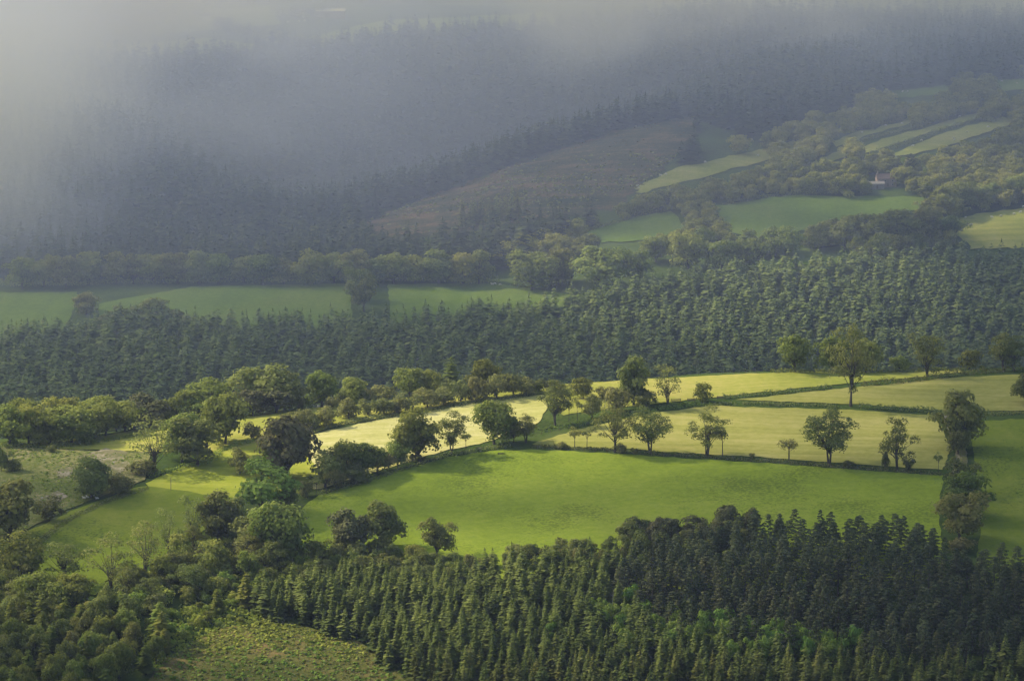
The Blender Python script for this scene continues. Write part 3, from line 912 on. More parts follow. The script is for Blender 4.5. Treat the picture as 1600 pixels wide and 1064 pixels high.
# thorn hedge on the spur, willow row, scrub and other bushes that nothing tells apart
for u, v, h, w in [(450, 670, 24, 30), (475, 670, 30, 37), (510, 667, 32, 32), (492, 672, 22, 26), (545, 655, 31, 34), (575, 650, 26, 28), (600, 648, 25, 36), (620, 646, 24, 30), (535, 630, 27, 32),
                   (560, 631, 24, 36), (640, 644, 29, 40), (668, 638, 26, 40), (693, 633, 28, 38), (720, 629, 34, 40), (746, 626, 37, 42), (776, 623, 38, 42), (802, 620, 34, 36), (822, 618, 28, 30),
                   (842, 614, 22, 30), (860, 612, 18, 28), (520, 640, 20, 22), (700, 618, 26, 30), (660, 628, 22, 30), (880, 616, 16, 26)]:
    plant_px('bush', 'bush', u, v, h, w, 'grey green thorn bush in the long hedge above the pale hay field', 'bush', 'thorn bushes in the long hedge', Dmax=1640)
for u, v, h, w in [(45, 694, 58, 60), (78, 694, 52, 70), (112, 692, 56, 74), (140, 686, 44, 50), (165, 682, 54, 64), (195, 676, 48, 60), (95, 675, 60, 60), (150, 668, 58, 60), (40, 668, 60, 60), (262, 662, 40, 44), (125, 694, 30, 40), (60, 697, 26, 30)]:
    plant_px('oak', 'willow_bush', u, v, h, w, 'pale green bushy willow in the row above the left meadow', 'bush', 'willows in the row above the left meadow', Dmax=1600)
p = scatter([(230, 985), (300, 935), (420, 890), (470, 900), (480, 935), (410, 965), (330, 990), (260, 1015)], 5.6, 1150, 1500)
for q in p:
    s = rng.uniform(2.2, 4.6)
    plant(('bushbright', 'bushgreen', 'bushbright')[rng.integers(3)], 'bush', q[0], q[1], q[2], s, s * rng.uniform(0.9, 1.4), 'bright green young bush on the slope above the clearing', 'bush', 'young bushes above the clearing', trunk=False)
for q in scatter([(700, 905), (760, 880), (830, 868), (900, 862), (985, 860), (985, 885), (830, 895), (730, 915)], 6.0, 1150, 1500):
    s = rng.uniform(4.5, 7.5)
    plant(('bush', 'darkoak')[rng.integers(2)], 'bush', q[0], q[1], q[2], s, s * rng.uniform(0.9, 1.2), 'dark bush on the lower edge of the bright pasture', 'bush', 'bushes on the lower edge of the pasture', trunk=False)
for q in scatter([(-40, 925), (40, 925), (110, 975), (170, 950), (240, 908), (320, 872), (420, 850), (475, 855), (480, 905), (400, 912), (320, 935), (250, 960), (200, 1000), (60, 1000), (-40, 1010)], 6.2, 1150, 1500):
    s = rng.uniform(3.5, 7.5)
    plant(('bushgreen', 'bush', 'darkoak', 'bushbright')[rng.integers(4)], 'bush', q[0], q[1], q[2], s, s * rng.uniform(1.0, 1.4), 'tall bush in the undergrowth of the lower left belt', 'bush', 'bushes of the lower left belt', trunk=False)
for q in scatter([(470, 880), (520, 862), (560, 862), (620, 866), (720, 884), (720, 920), (620, 912), (540, 900), (480, 910)], 5.5, 1150, 1500):
    s = rng.uniform(4.0, 7.0)
    plant(('bush', 'darkoak', 'bushgreen')[rng.integers(3)], 'bush', q[0], q[1], q[2], s, s * rng.uniform(1.0, 1.3), 'bush under the copper toned tree at the pasture corner', 'bush', 'bushes under the copper toned tree', trunk=False)
for q in scatter([(975, 865), (1010, 845), (1080, 838), (1170, 842), (1180, 865), (1080, 890), (990, 900)], 7.5, 1150, 1500):
    plant(('russet', 'darkoak')[rng.integers(2)], T, q[0], q[1], q[2], rng.uniform(9, 13), rng.uniform(8, 11), 'brownish broadleaf tree at the pasture edge beside the pines', 'tree', 'brownish trees beside the pines')

for q in scatter([(-40, 905), (60, 905), (130, 965), (180, 935), (240, 895), (330, 850), (420, 840), (470, 850), (480, 900), (400, 905), (320, 925), (250, 950), (200, 990), (60, 985), (-40, 1000)], 9.5, 1150, 1500):
    h = rng.uniform(7, 12.5)
    plant(('darkoak', 'oak', 'sparse', 'bushgreen', 'ash')[rng.integers(5)], T, q[0], q[1], q[2], h, h * rng.uniform(0.8, 1.05), 'lower tree filling the belt between the half bare trees at the left', 'tree', 'trees filling the lower left belt')

# ------------------------------------------------------------------ plantations in front
SPR = [(388, 958), (420, 968), (550, 1008), (620, 1052), (680, 1110), (760, 1260), (1720, 1260), (1720, 905), (1480, 905), (1465, 885), (1440, 850), (1180, 850), (1000, 890), (900, 897), (800, 907), (700, 922), (620, 917), (560, 905), (480, 925), (420, 940)]
PIN = [(985, 900), (1180, 850), (1445, 850), (1482, 905), (1720, 900), (1720, 1035), (1500, 1062), (1330, 1055), (1200, 1040), (1060, 1020), (960, 950)]
BRT = [(830, 985), (900, 960), (985, 955), (1060, 985), (1200, 1010), (1340, 1010), (1380, 1045), (1200, 1050), (1000, 1045), (860, 1030)]
sp = scatter(SPR, 4.5, 1100, 1500, 0.5)
inP = inside(PIN, sp[:, 3], sp[:, 4])
sp = sp[~inP | (rng.random(len(sp)) < 0.0)]
pn = scatter(PIN, 5.4, 1100, 1500, 0.5)
pnb = inside(BRT, pn[:, 3], pn[:, 4]) & (rng.random(len(pn)) < 0.5)
spb = inside(BRT, sp[:, 3], sp[:, 4]) & (rng.random(len(sp)) < 0.16)
brt = np.concatenate([pn[pnb], sp[spb]])
pn, sp = pn[~pnb], sp[~spb]


def in_view(q, hpx=60):
    return (q[:, 3] > -10) & (q[:, 3] < 1610) & (q[:, 4] - hpx < 1064)


def split300(q, most):
    q = q[np.argsort(q[:, 5])]
    vis = in_view(q)
    near = np.where(vis)[0][:most]
    rest = np.setdiff1d(np.arange(len(q)), near)
    return q[near], q[rest]


near, rest = split300(sp, 290)
for q in near:
    h = rng.choice((rng.uniform(7, 11), rng.uniform(11, 14), rng.uniform(12, 16)))
    plant(str(rng.choice(('spruce', 'spruce', 'spruce', 'roughspruce'))), 'spruce_tree', q[0], q[1], q[2], h, h * rng.uniform(0.36, 0.48), 'dark green spruce packed in the plantation along the bottom edge', 'tree', 'spruces along the bottom edge')
hs = rng.uniform(9.0, 14.5, len(rest))
mass('spruce_plantation', ('spruce', 'roughspruce'), rest, hs, hs * rng.uniform(0.36, 0.5, len(rest)), 'spruce', 'dense spruce plantation between the bottom spruces and the bright pasture', 'plantation')
near, rest = split300(pn, 290)
for q in near:
    h = rng.uniform(9, 15.5)
    plant('pine', 'pine_tree', q[0], q[1], q[2], h, rng.uniform(4.4, 7.6), 'dark blue green pine in the shaded wood at the lower right', 'tree', 'pines in the shaded wood')
hs = rng.uniform(10, 14.5, len(rest))
mass('pine_wood', 'pine', rest, hs, rng.uniform(4.4, 7.2, len(rest)), 'pine', 'back of the shaded pine wood against the right pasture', 'wood')
for q in brt[:46]:
    h = rng.uniform(8, 11.5)
    plant('bright', T, q[0], q[1], q[2], h, rng.uniform(5.5, 8), 'bright green broadleaf tree growing among the pines and spruces', 'tree', 'broadleaf trees among the pines')
# young mixed wood at the lower left
for q in scatter([(-60, 1000), (60, 975), (150, 975), (215, 995), (250, 1005), (268, 1030), (205, 1080), (140, 1140), (120, 1260), (-60, 1260)], 7.2, 1100, 1400):
    h = rng.uniform(8.5, 14)
    k = ('larch', 'larch', 'larch', 'oak', 'darkoak')[rng.integers(5)]
    plant(k, 'larch_tree' if k == 'larch' else T, q[0], q[1], q[2], h, h * rng.uniform(0.45, 0.6) if k == 'larch' else h * 0.75,
          'pointed young larch in the mixed wood at the lower left' if k == 'larch' else 'rounded young broadleaf tree in the mixed wood at the lower left', 'tree', 'larches at the lower left' if k == 'larch' else 'broadleaf trees of the lower left wood')
for u, v, h in ((385, 950, 54), (340, 960, 40), (410, 940, 50), (250, 1000, 60)):
    plant_px('larch', 'larch_tree', u, v, h, h * 0.55, 'young larch standing among the bright bushes above the clearing', 'tree', 'larches among the bright bushes')

# ------------------------------------------------------------------ the woods across the valley
# conifer slope behind the spur
us = np.array([-150, 0, 110, 200, 350, 550, 700, 850, 1000, 1200, 1400, 1750])
topD = np.array([1985, 1985, 1996, 2010, 1996, 1996, 2000, 2020, 2052, 2075, 2098, 2105])
gx, gy = np.meshgrid(np.arange(-330, 330, 5.4), np.arange(1770, 2160, 5.4), indexing='ij')
x = (gx + rng.uniform(-.42, .42, gx.shape) * 5.4).ravel()
y = (gy + rng.uniform(-.42, .42, gx.shape) * 5.4).ravel()
z = height(x, y)
u, v, D = project(x, y, z)
ok = (D < np.interp(u, us, topD)) & (u > -130) & (u < 1730)
cw = np.stack([x[ok], y[ok], z[ok]], 1)
hs = rng.uniform(14, 21, len(cw))
mass('conifer_wood', ('roughspruce', 'larch'), cw, hs, hs * rng.uniform(0.38, 0.55, len(cw)), 'far_conifer', 'broad conifer wood on the slope across the hidden valley', 'wood', thin=0.55)

# individual broadleaf trees across the valley
OAKS = [
    (832, 455, 62, 84, 'goldoak', 'big sunlit oak at the end of the far green field'),
    (872, 448, 58, 60, 'darkoak', 'dark oak behind and between two big sunlit oaks'),
    (940, 455, 68, 92, 'goldoak', 'broadest oak above the conifer wood'),
    (990, 440, 46, 50, 'oak', 'oak right of the broadest oak'),
    (1075, 420, 56, 66, 'goldoak', 'domed oak with bright rim above the conifer wood'),
    (1025, 410, 42, 46, 'goldoak', 'smaller sunlit oak left of the domed oak'),
    (1127, 425, 48, 56, 'oak', 'green oak right of the domed oak'),
    (1172, 422, 48, 52, 'oak', 'pale oak right of the green one'),
    (1226, 402, 46, 58, 'oak', 'round dark tree left of the small green field'),
    (1280, 394, 42, 46, 'darkoak', 'first dark tree of the clump above the small field'),
    (1320, 394, 56, 62, 'darkoak', 'left tall tree of the dark clump'),
    (1362, 392, 58, 66, 'darkoak', 'middle tall tree of the dark clump'),
    (1405, 388, 58, 66, 'darkoak', 'right tall tree of the dark clump'),
    (1446, 382, 52, 58, 'darkoak', 'last dark tree at the right end of the clump'),
    (1484, 378, 40, 50, 'oak', 'oak where the dark clump meets the sheep field'),
    (568, 488, 60, 44, 'darkoak', 'tree standing between two far green fields'),
    (560, 470, 50, 40, 'darkoak', 'upper tree of the pair between two far green fields'),
    (135, 492, 34, 40, 'darkoak', 'dark tree at the gap between the misty fields'),
    (240, 512, 46, 60, 'darkoak', 'rounded tree poking over the long field edge'),
]
for u, v, h, w, k, lab in OAKS:
    plant_px(k, T, u, v, h, w, lab, 'tree', Dmin=1900, Dmax=2700)
wq = scatter([(92, 556), (150, 516), (200, 504), (262, 508), (350, 532), (360, 562), (200, 578)], 7.0, 1900, 2300)
hs = rng.uniform(7, 11, len(wq))
mass('broadleaf_wood', ('darkoak', 'oak'), wq, hs, hs * rng.uniform(0.9, 1.2, len(wq)), 'dark_oak', 'dark wedge of broadleaf wood between the misty far fields', 'wood', thin=0.7)
# trees of the line behind the far fields
for u in list(range(40, 770, 34)):
    plant_px(('oak', 'darkoak')[rng.integers(2)], T, u + rng.uniform(-6, 6), 446 + (6 if u < 130 else 0) + rng.uniform(-4, 0), rng.uniform(36, 54), rng.uniform(44, 62), 'rounded hedgerow tree along the top of the far green fields', 'tree', 'trees along the top of the far fields', Dmin=1900, Dmax=2700)
for u in (1478, 1500, 1522, 1546, 1568, 1592, 1612):
    plant_px('goldoak', T, u, 330 - (u - 1478) * 0.14 + (6 if u < 1500 else 0), rng.uniform(32, 46), rng.uniform(42, 56), 'sunlit tree in the row above the right sheep field', 'tree', 'row above the right sheep field', Dmin=1900, Dmax=2700)

NOT = [[(905, 366), (1000, 340), (1050, 333), (1078, 364), (1000, 378), (940, 380)], [(1110, 325), (1230, 307), (1450, 310), (1440, 330), (1300, 352), (1180, 384), (1140, 362)],
       [(1218, 396), (1310, 386), (1335, 392), (1310, 420), (1215, 420)], [(1478, 346), (1540, 334), (1720, 316), (1720, 392), (1518, 390)], [(975, 302), (1060, 264), (1200, 234), (1206, 258), (1100, 286), (1000, 310)],
       [(1300, 224), (1345, 207), (1428, 188), (1434, 196), (1350, 218), (1308, 233)], [(1340, 234), (1400, 214), (1530, 177), (1542, 186), (1470, 208), (1400, 231), (1350, 244)], [(1226, 226), (1242, 220), (1246, 244), (1230, 248)], [(1260, 262), (1276, 250), (1282, 272), (1262, 278)], [(1282, 250), (1322, 234), (1328, 245), (1290, 262)], [(1385, 250), (1480, 208), (1570, 186), (1590, 200), (1500, 232), (1420, 254)],
       [(560, 352), (640, 321), (700, 299), (760, 276), (830, 248), (980, 203), (1086, 184), (1090, 215), (1010, 290), (960, 330), (870, 340), (720, 368), (600, 380)],
       [(1390, 145), (1480, 135), (1490, 150), (1400, 160)], [(1550, 128), (1720, 120), (1720, 142), (1556, 150)], [(1353, 277), (1402, 274), (1404, 294), (1353, 297)]]


def free(q):
    ok = np.ones(len(q), bool)
    for pl in NOT:
        for dv in (0, -9, -18):                       # nor so close below a field that the crowns hide it
            ok &= ~inside(pl, q[:, 3], q[:, 4] + dv)
    return q[ok]


FARW = [(740, 420), (800, 398), (900, 372), (990, 312), (1100, 262), (1200, 226), (1300, 190), (1400, 150), (1720, 110), (1720, 315), (1480, 345), (1500, 400), (1340, 425), (1200, 405), (1000, 395), (900, 402), (800, 415)]
fw = free(scatter(FARW, 8.6, 1950, 2800))
fw = fw[np.argsort(fw[:, 5])]
near, rest = fw[:30], fw[30:]
for q in near:
    h = rng.uniform(8, 15)
    plant(('oak', 'darkoak', 'oak')[rng.integers(3)], T, q[0], q[1], q[2], h, h * rng.uniform(0.85, 1.15), 'rounded tree in the woods around the fields below the farm', 'tree', 'trees around the fields below the farm')
hs = rng.uniform(7, 12.5, len(rest))
mass('hillside_wood', ('oak', 'darkoak'), rest, hs, hs * rng.uniform(0.9, 1.3, len(rest)), 'oak', 'broadleaf woods and hedges on the misty right hillside', 'wood', thin=0.5, patch=(45.0, 0.8))
# conifer forest over the far hill
HILL = [(-130, 440), (-130, 110), (170, 108), (330, 96), (520, 82), (640, 62), (900, 55), (1100, 30), (1400, 40), (1720, 40), (1720, 112), (1400, 150), (1200, 226), (1090, 190), (1090, 250), (980, 318), (860, 395), (780, 425), (740, 440), (400, 440)]
hw = free(scatter(HILL, 7.6, 2130, 3400))
hs = rng.uniform(13, 21, len(hw))
mass('hillside_forest', ('spruce', 'larch'), hw, hs, hs * rng.uniform(0.42, 0.6, len(hw)), 'hill_conifer', 'dark conifer forest covering the far misty hillside', 'forest', thin=0.35, patch=(130.0, 1.1))
for u, v in ((742, 352), (752, 350), (765, 354), (735, 356), (782, 346), (790, 350), (800, 344), (808, 348), (776, 352), (722, 356)):
    plant_px('spruce', 'spruce_tree', u, v, rng.uniform(38, 54), 17, 'tall dark spruce in the clump standing on the brown moor', 'tree', 'spruces on the moor', Dmin=1950, Dmax=2600)
# hedges and clumps on the far hilltop
for u, v in [(230 + k * 22, 104 + 6 * math.sin(k)) for k in range(6)] + [(340 + k * 16, 48 + k * 4) for k in range(9)] + [(440 + k * 22, 30 - k * 1.5) for k in range(5)] + [(250 + k * 18, 26) for k in range(4)]:
    plant_px('darkoak', T, u, v, rng.uniform(14, 24), rng.uniform(18, 30), 'dim tree in the misty hedges on the far hilltop', 'tree', 'trees on the far hilltop', Dmin=2300, Dmax=3600, trunk=False)
for u, v in ((1422, 282), (1418, 284), (1428, 281)):
    plant_px('redpine', 'pine_tree', u, v, rng.uniform(34, 42), 16, 'tall pine with reddish trunk beside the farm', 'tree', 'pines beside the farm', Dmin=1950, Dmax=2600)

# ------------------------------------------------------------------ hedges, verges, fence
def hedge(poly, hgt, wid, mat, label, name='hedge', Dmin=1000, Dmax=1700, gap=0.0, dens=7.0, card=0.34):
    w = [hit(u, v, Dmin, Dmax) for u, v in poly]
    C, N, TT = [], [], []
    for a, b in zip(w[:-1], w[1:]):
        L = math.hypot(b[0] - a[0], b[1] - a[1])
        m = int(L * dens * (hgt + wid) / 2.2)
        t = rng.random(m)
        x = a[0] + (b[0] - a[0]) * t
        y = a[1] + (b[1] - a[1]) * t
        prof = 0.75 + 0.35 * np.sin(x * 0.37 + 1.3 * np.sin(y * 0.21)) * np.sin(x * 0.11 + y * 0.17 + 1) + 0.12 * np.sin(x * 1.3)
        if gap:
            k = prof > gap
            x, y, prof = x[k], y[k], prof[k]
        m = len(x)
        th = rng.uniform(0, math.pi, m)
        nx_, ny_ = -(b[1] - a[1]) / L, (b[0] - a[0]) / L
        off = np.cos(th) * wid / 2 * rng.uniform(0.7, 1.1, m)
        zz = np.abs(np.sin(th)) ** 0.6 * hgt * prof * rng.uniform(0.7, 1.12, m)
        zz = np.where(rng.random(m) < 0.3, rng.uniform(0, 0.8, m) * hgt * prof, zz)
        x, y = x + nx_ * off, y + ny_ * off
        C.append(np.stack([x, y, height(x, y) + zz + 0.1], 1))
        N.append(np.stack([nx_ * np.cos(th), ny_ * np.cos(th), np.sin(th) + 0.2], 1) + rng.normal(scale=0.4, size=(m, 3)))
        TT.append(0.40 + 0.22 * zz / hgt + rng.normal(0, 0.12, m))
    C, N, TT = np.concatenate(C), np.concatenate(N), np.concatenate(TT)
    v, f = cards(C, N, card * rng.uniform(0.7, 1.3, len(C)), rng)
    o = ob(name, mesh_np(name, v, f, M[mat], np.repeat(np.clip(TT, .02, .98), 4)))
    return tag(o, label, 'hedge')


hedge([(1130, 624), (1180, 619), (1300, 607)], 2.0, 2.6, 'dark_oak', 'low dark hedge left of the very tall hedge tree')
hedge([(1345, 604), (1400, 600), (1470, 592), (1500, 586), (1560, 582), (1640, 579), (1700, 577)], 2.9, 3.0, 'dark_oak', 'thick dark hedge climbing to the right edge under two dark trees')
hedge([(1112, 634), (1160, 632), (1240, 634), (1300, 636)], 1.1, 3.4, 'thorn', 'thin grassy hedge running left from the tallest tree', gap=0.5)
hedge([(1340, 638), (1400, 641), (1475, 647)], 2.4, 2.6, 'dark_oak', 'short dark hedge running from the tallest tree to the corner tree')
hedge([(1516, 650), (1560, 649), (1620, 646), (1700, 644)], 1.5, 2.4, 'dark_oak', 'dark hedge between the upper hay field and the right pasture')
hedge([(1205, 584), (1280, 577), (1360, 572), (1440, 574), (1540, 577)], 2.0, 3.0, 'oak', 'green hedge along the top of the meadow below the conifers')
hedge([(832, 699), (900, 702), (1000, 708), (1100, 715), (1200, 721), (1300, 730), (1400, 737), (1482, 743)], 0.95, 3.2, 'thorn', 'straggly low hedge under the line of single trees', gap=0.25, dens=6)
hedge([(845, 674), (905, 664), (960, 650), (1010, 642), (1060, 636), (1110, 632)], 1.0, 5.0, 'rush', 'grassy bank sloping up to the gate', dens=8)
hedge([(500, 774), (560, 758), (620, 738), (700, 714), (760, 704), (800, 698)], 1.5, 2.6, 'dark_oak', 'ragged undergrowth of the hedge above the bright pasture', gap=0.35)
hedge([(440, 678), (500, 671), (560, 660), (640, 649), (720, 634), (800, 623), (850, 616)], 1.6, 4.0, 'thorn', 'green understorey along the long thorn hedge')
hedge([(1484, 655), (1498, 685), (1506, 720), (1504, 752)], 1.6, 2.6, 'dark_oak', 'short hedge between the corner tree and the dark clump')
hedge([(0, 700), (60, 700), (120, 698), (200, 684), (270, 668)], 2.0, 3.5, 'oak', 'leafy understorey of the willow row')
hedge([(230, 745), (262, 738), (330, 722), (345, 705), (392, 690)], 1.6, 4.0, 'bracken', 'bright brambles under the left tree clump')
hedge([(40, 965), (120, 985), (170, 940), (230, 905), (300, 868), (370, 850), (430, 862)], 2.6, 5.0, 'dark_oak', 'dark undergrowth of the belt of half bare trees')
hedge([(60, 850), (110, 812), (170, 785), (230, 764)], 1.2, 3.0, 'thorn', 'low bushy edge between scrub bank and lower pasture', gap=0.45)
FH = dict(Dmin=1900, Dmax=3200)
hedge([(-60, 446), (60, 447), (130, 446), (240, 443), (360, 441), (480, 439), (560, 440), (680, 440), (780, 443)], 3.5, 4.0, 'oak', 'long leafy hedge along the top of the far green fields', **FH)
hedge([(1310, 236), (1350, 221), (1420, 204), (1470, 191)], 2.6, 2.6, 'dark_oak', 'dark hedge between two sheep strips above the farm', **FH)
hedge([(1340, 205), (1400, 192), (1440, 184)], 2.2, 2.4, 'dark_oak', 'upper hedge of the highest sheep strip', **FH)
hedge([(1360, 244), (1420, 226), (1480, 204), (1560, 180)], 3.6, 3.2, 'dark_oak', 'tall hedge above the pasture strip near the farm', **FH)
hedge([(1130, 322), (1230, 305), (1330, 303)], 3.0, 4.0, 'dark_oak', 'dark hedge along the top of the wide shaded field', **FH)
hedge([(905, 366), (1000, 338), (1046, 331)], 2.6, 3.0, 'dark_oak', 'dark hedge along the top of the field below the moor', **FH)


def fence(poly, label, step=4.5, Dmin=1000, Dmax=1700):
    w = [hit(u, v, Dmin, Dmax) for u, v in poly]
    root = ob('wire_fence', None, None, (w[0][0], w[0][1], w[0][2]))
    tag(root, label, 'fence')
    post = Parts().tube([(0, 0, -0.3), (0, 0, 1.25)], [0.075, 0.07], 6).mesh('post', M['wood'])
    wires = Parts()
    o0 = Vector(w[0][:3])
    prev = None
    for a, b in zip(w[:-1], w[1:]):
        L = math.hypot(b[0] - a[0], b[1] - a[1])
        for k in range(int(L / step)):
            t = k * step / L
            x, y = a[0] + (b[0] - a[0]) * t, a[1] + (b[1] - a[1]) * t
            q = Vector((x, y, float(height(x, y)))) - o0
            p = ob('post', post, root, q)
            p.rotation_euler = (random.uniform(-.06, .06), random.uniform(-.06, .06), 0)
            if prev is not None:
                for zz in (0.45, 0.8, 1.12):
                    wires.tube([prev + Vector((0, 0, zz)), q + Vector((0, 0, zz))], [0.008, 0.008], 3)
            prev = q
    ob('wire', wires.mesh('wire', M['wire']), root)
    return root


fence([(840, 702), (1000, 711), (1100, 718), (1200, 724), (1300, 733), (1400, 740), (1478, 746)], 'post and wire fence along the top of the bright pasture')
fence([(846, 680), (905, 668), (965, 652)], 'short post and wire fence on the grassy bank left of the gate')
fence([(1130, 586), (1205, 583)], 'short pale fence at the top edge of the meadow')


def gate(u, v, wid, rz, label):
    x, y, z, D = hit(u, v)
    root = ob('field_gate', None, None, (x, y, z))
    root.rotation_euler.z = rz
    tag(root, label, 'gate')
    post = Parts().box((0, 0, 0.6), (0.2, 0.2, 1.6)).mesh('gate_post', M['wood'])
    for s in (-.5, .5):
        ob('gate_post', post, root, (s * (wid + 0.24), 0, 0))
    rail = Parts().box((0, 0, 0), (wid, 0.05, 0.11)).mesh('rail', M['wood'])
    for zz in (0.25, 0.5, 0.75, 1.0, 1.25):
        ob('rail', rail, root, (0, 0, zz))
    ob('brace', Parts().tube([(-wid / 2, -0.05, 0.25), (wid / 2, -0.05, 1.25)], [0.05, 0.05], 4).mesh('brace', M['wood']), root)


gate(1056, 629, 3.6, 0.1, 'brown wooden field gate beside the pale open crowned tree')
gate(1080, 628, 2.6, 0.05, 'shorter wooden gate left of the lone round bush')
gate(1127, 624, 3.2, 0.2, 'small wooden gate at the end of the low dark hedge')

# pole on the mown field, telegraph pole far up on the right, dead stem in the pines
x, y, z, D = hit(267, 768)
o = ob('wooden_pole', Parts().tube([(0, 0, -0.4), (0.05, 0, 5.2)], [0.14, 0.1], 7).mesh('wooden_pole', M['wood'], True), None, (x, y, z))
tag(o, 'thin wooden pole at the edge of the small mown field', 'pole')
x, y, z, D = hit(1555, 190, 1950, 2800)
r_ = ob('telegraph_pole', None, None, (x, y, z))
tag(r_, 'telegraph pole beside the pasture strip high on the right', 'pole')
ob('pole', Parts().tube([(0, 0, -0.4), (0, 0, 9)], [0.17, 0.11], 7).mesh('pole', M['pale_bark'], True), r_)
ob('crossarm', Parts().box((0, 0, 8.4), (1.8, 0.12, 0.14)).mesh('crossarm', M['wood']), r_)
for u, v, h, lab in ((1511, 985, 11, 'bare pale tree trunk standing in the dark pines'), (956, 972, 11, 'slender pale birch stem among the spruces')):
    x, y, z, D = hit(u, v)
    t_ = Parts().tube([(0, 0, -0.5), (0.1, 0, h * 0.5), (0.5, 0.1, h)], [0.22, 0.16, 0.05], 7)
    for k in range(6):
        a = k * 2.2
        zz = h * (0.45 + 0.09 * k)
        t_.tube([(0.1, 0, zz), (math.cos(a) * 1.0, math.sin(a) * 1.0, zz + 0.7)], [0.07, 0.02], 4)
    tag(ob('dead_tree', t_.mesh('dead_tree', M['pale_bark'], True), None, (x, y, z)), lab, 'dead tree')
x, y, z, D = hit(783, 710)
lg = Parts()
lg.tube([(-1.3, 0, 0.28), (0.2, 0.1, 0.32), (1.3, 0.2, 0.25)], [0.3, 0.27, 0.2], 8)
lg.tube([(0.4, 0.1, 0.4), (0.9, -0.3, 0.8)], [0.11, 0.06], 5)
tag(ob('fallen_log', lg.mesh('fallen_log', M['bark'], True), None, (x, y, z)), 'brown fallen log lying in the bright pasture under the broad oak', 'log')

# stones
def stone_mesh(seed):
    import bmesh
    lr = np.random.default_rng(seed)
    bm = bmesh.new()
    bmesh.ops.create_icosphere(bm, subdivisions=2, radius=0.5)
    for v in bm.verts:
        v.co *= 1 + lr.uniform(-0.2, 0.2)
        v.co.z *= 0.6
    me = bpy.data.meshes.new('stone')
    bm.to_mesh(me)
    bm.free()
    me.materials.append(M['stone'])
    return me


stm = [stone_mesh(i) for i in range(4)]
for i, (u, v, s) in enumerate([(180, 718, 1.0), (184, 722, 0.9), (178, 724, 1.2), (188, 716, 0.8), (192, 725, .9), (140, 718, 1.0), (145, 715, .8), (66, 780, 1.1), (72, 777, .9), (76, 781, 1.2), (62, 784, .8), (186, 735, .9)]):
    x, y, z, D = hit(u, v)
    o = ob('stone', stm[i % 4], None, (x, y, z + 0.15 * s))
    o.scale = (s * 1.3, s, s)
    o.rotation_euler.z = i
    tag(o, 'pale stone in the bare patches of the scrub bank', 'stone', 'pale stones on the scrub bank')
for i, (u, v) in enumerate(((747, 703), (751, 702))):
    x, y, z, D = hit(u, v)
    o = ob('stone', stm[i], None, (x, y, z + 0.3))
    o.scale = (1.5 - i * .4,) * 3
    tag(o, ('larger', 'smaller')[i] + ' pale stone at the foot of the broad hedge oak', 'stone')

# ------------------------------------------------------------------ sheep
def skin_mesh(name, nodes, edges, mat, mat2=None, test=None):
    me = bpy.data.meshes.new(name + '_bones')
    me.from_pydata([q[:3] for q in nodes], edges, [])
    o = bpy.data.objects.new(name, me)
    col.objects.link(o)
    o.modifiers.new('skin', 'SKIN')
    for sv, q in zip(me.skin_vertices[0].data, nodes):
        sv.radius = (q[3], q[4] if len(q) > 4 else q[3])
    me.skin_vertices[0].data[0].use_root = True
    s = o.modifiers.new('sub', 'SUBSURF')
    s.levels = 1
    s.render_levels = 1
    dg = bpy.context.evaluated_depsgraph_get()
    res = bpy.data.meshes.new_from_object(o.evaluated_get(dg))
    res.name = name
    bpy.data.objects.remove(o)
    res.materials.clear()
    res.materials.append(mat)
    if mat2:
        res.materials.append(mat2)
        for p in res.polygons:
            if test(p.center): p.material_index = 1
    for p in res.polygons: p.use_smooth = True
    return res


def sheep(lying, graze):
    b = 0.38 if lying else 0.72
    hd = (0.86, 0, 0.22 if graze and not lying else b + 0.32)
    nodes = [(0, 0, b, 0.30, 0.30), (0.38, 0, b, 0.27, 0.27), (-0.42, 0, b, 0.27, 0.27), (0.62, 0, (b + hd[2]) / 2 + 0.1, 0.15), (hd[0], 0, hd[2], 0.10), (hd[0] + 0.17, 0, hd[2] - 0.08, 0.055), (-0.66, 0, b - 0.05, 0.07)]
    ed = [(0, 1), (0, 2), (1, 3), (3, 4), (4, 5), (2, 6)]
    for sx, base in ((0.36, 1), (-0.42, 2)):
        for sy in (-1, 1):
            i = len(nodes)
            if lying:
                nodes += [(sx + 0.05, sy * 0.22, 0.16, 0.08), (sx + 0.3, sy * 0.24, 0.06, 0.045)]
            else:
                nodes += [(sx, sy * 0.15, 0.4, 0.075), (sx + (0.03 if sx > 0 else -0.04), sy * 0.15, 0.2, 0.045), (sx, sy * 0.15, 0.0, 0.045)]
            ed.append((base, i))
            ed += [(k, k + 1) for k in range(i, len(nodes) - 1)]
    return skin_mesh('sheep', nodes, ed, M['wool'], M['sheep_skin'], lambda c: c.x > 0.78 or c.z < (0.1 if lying else 0.36))


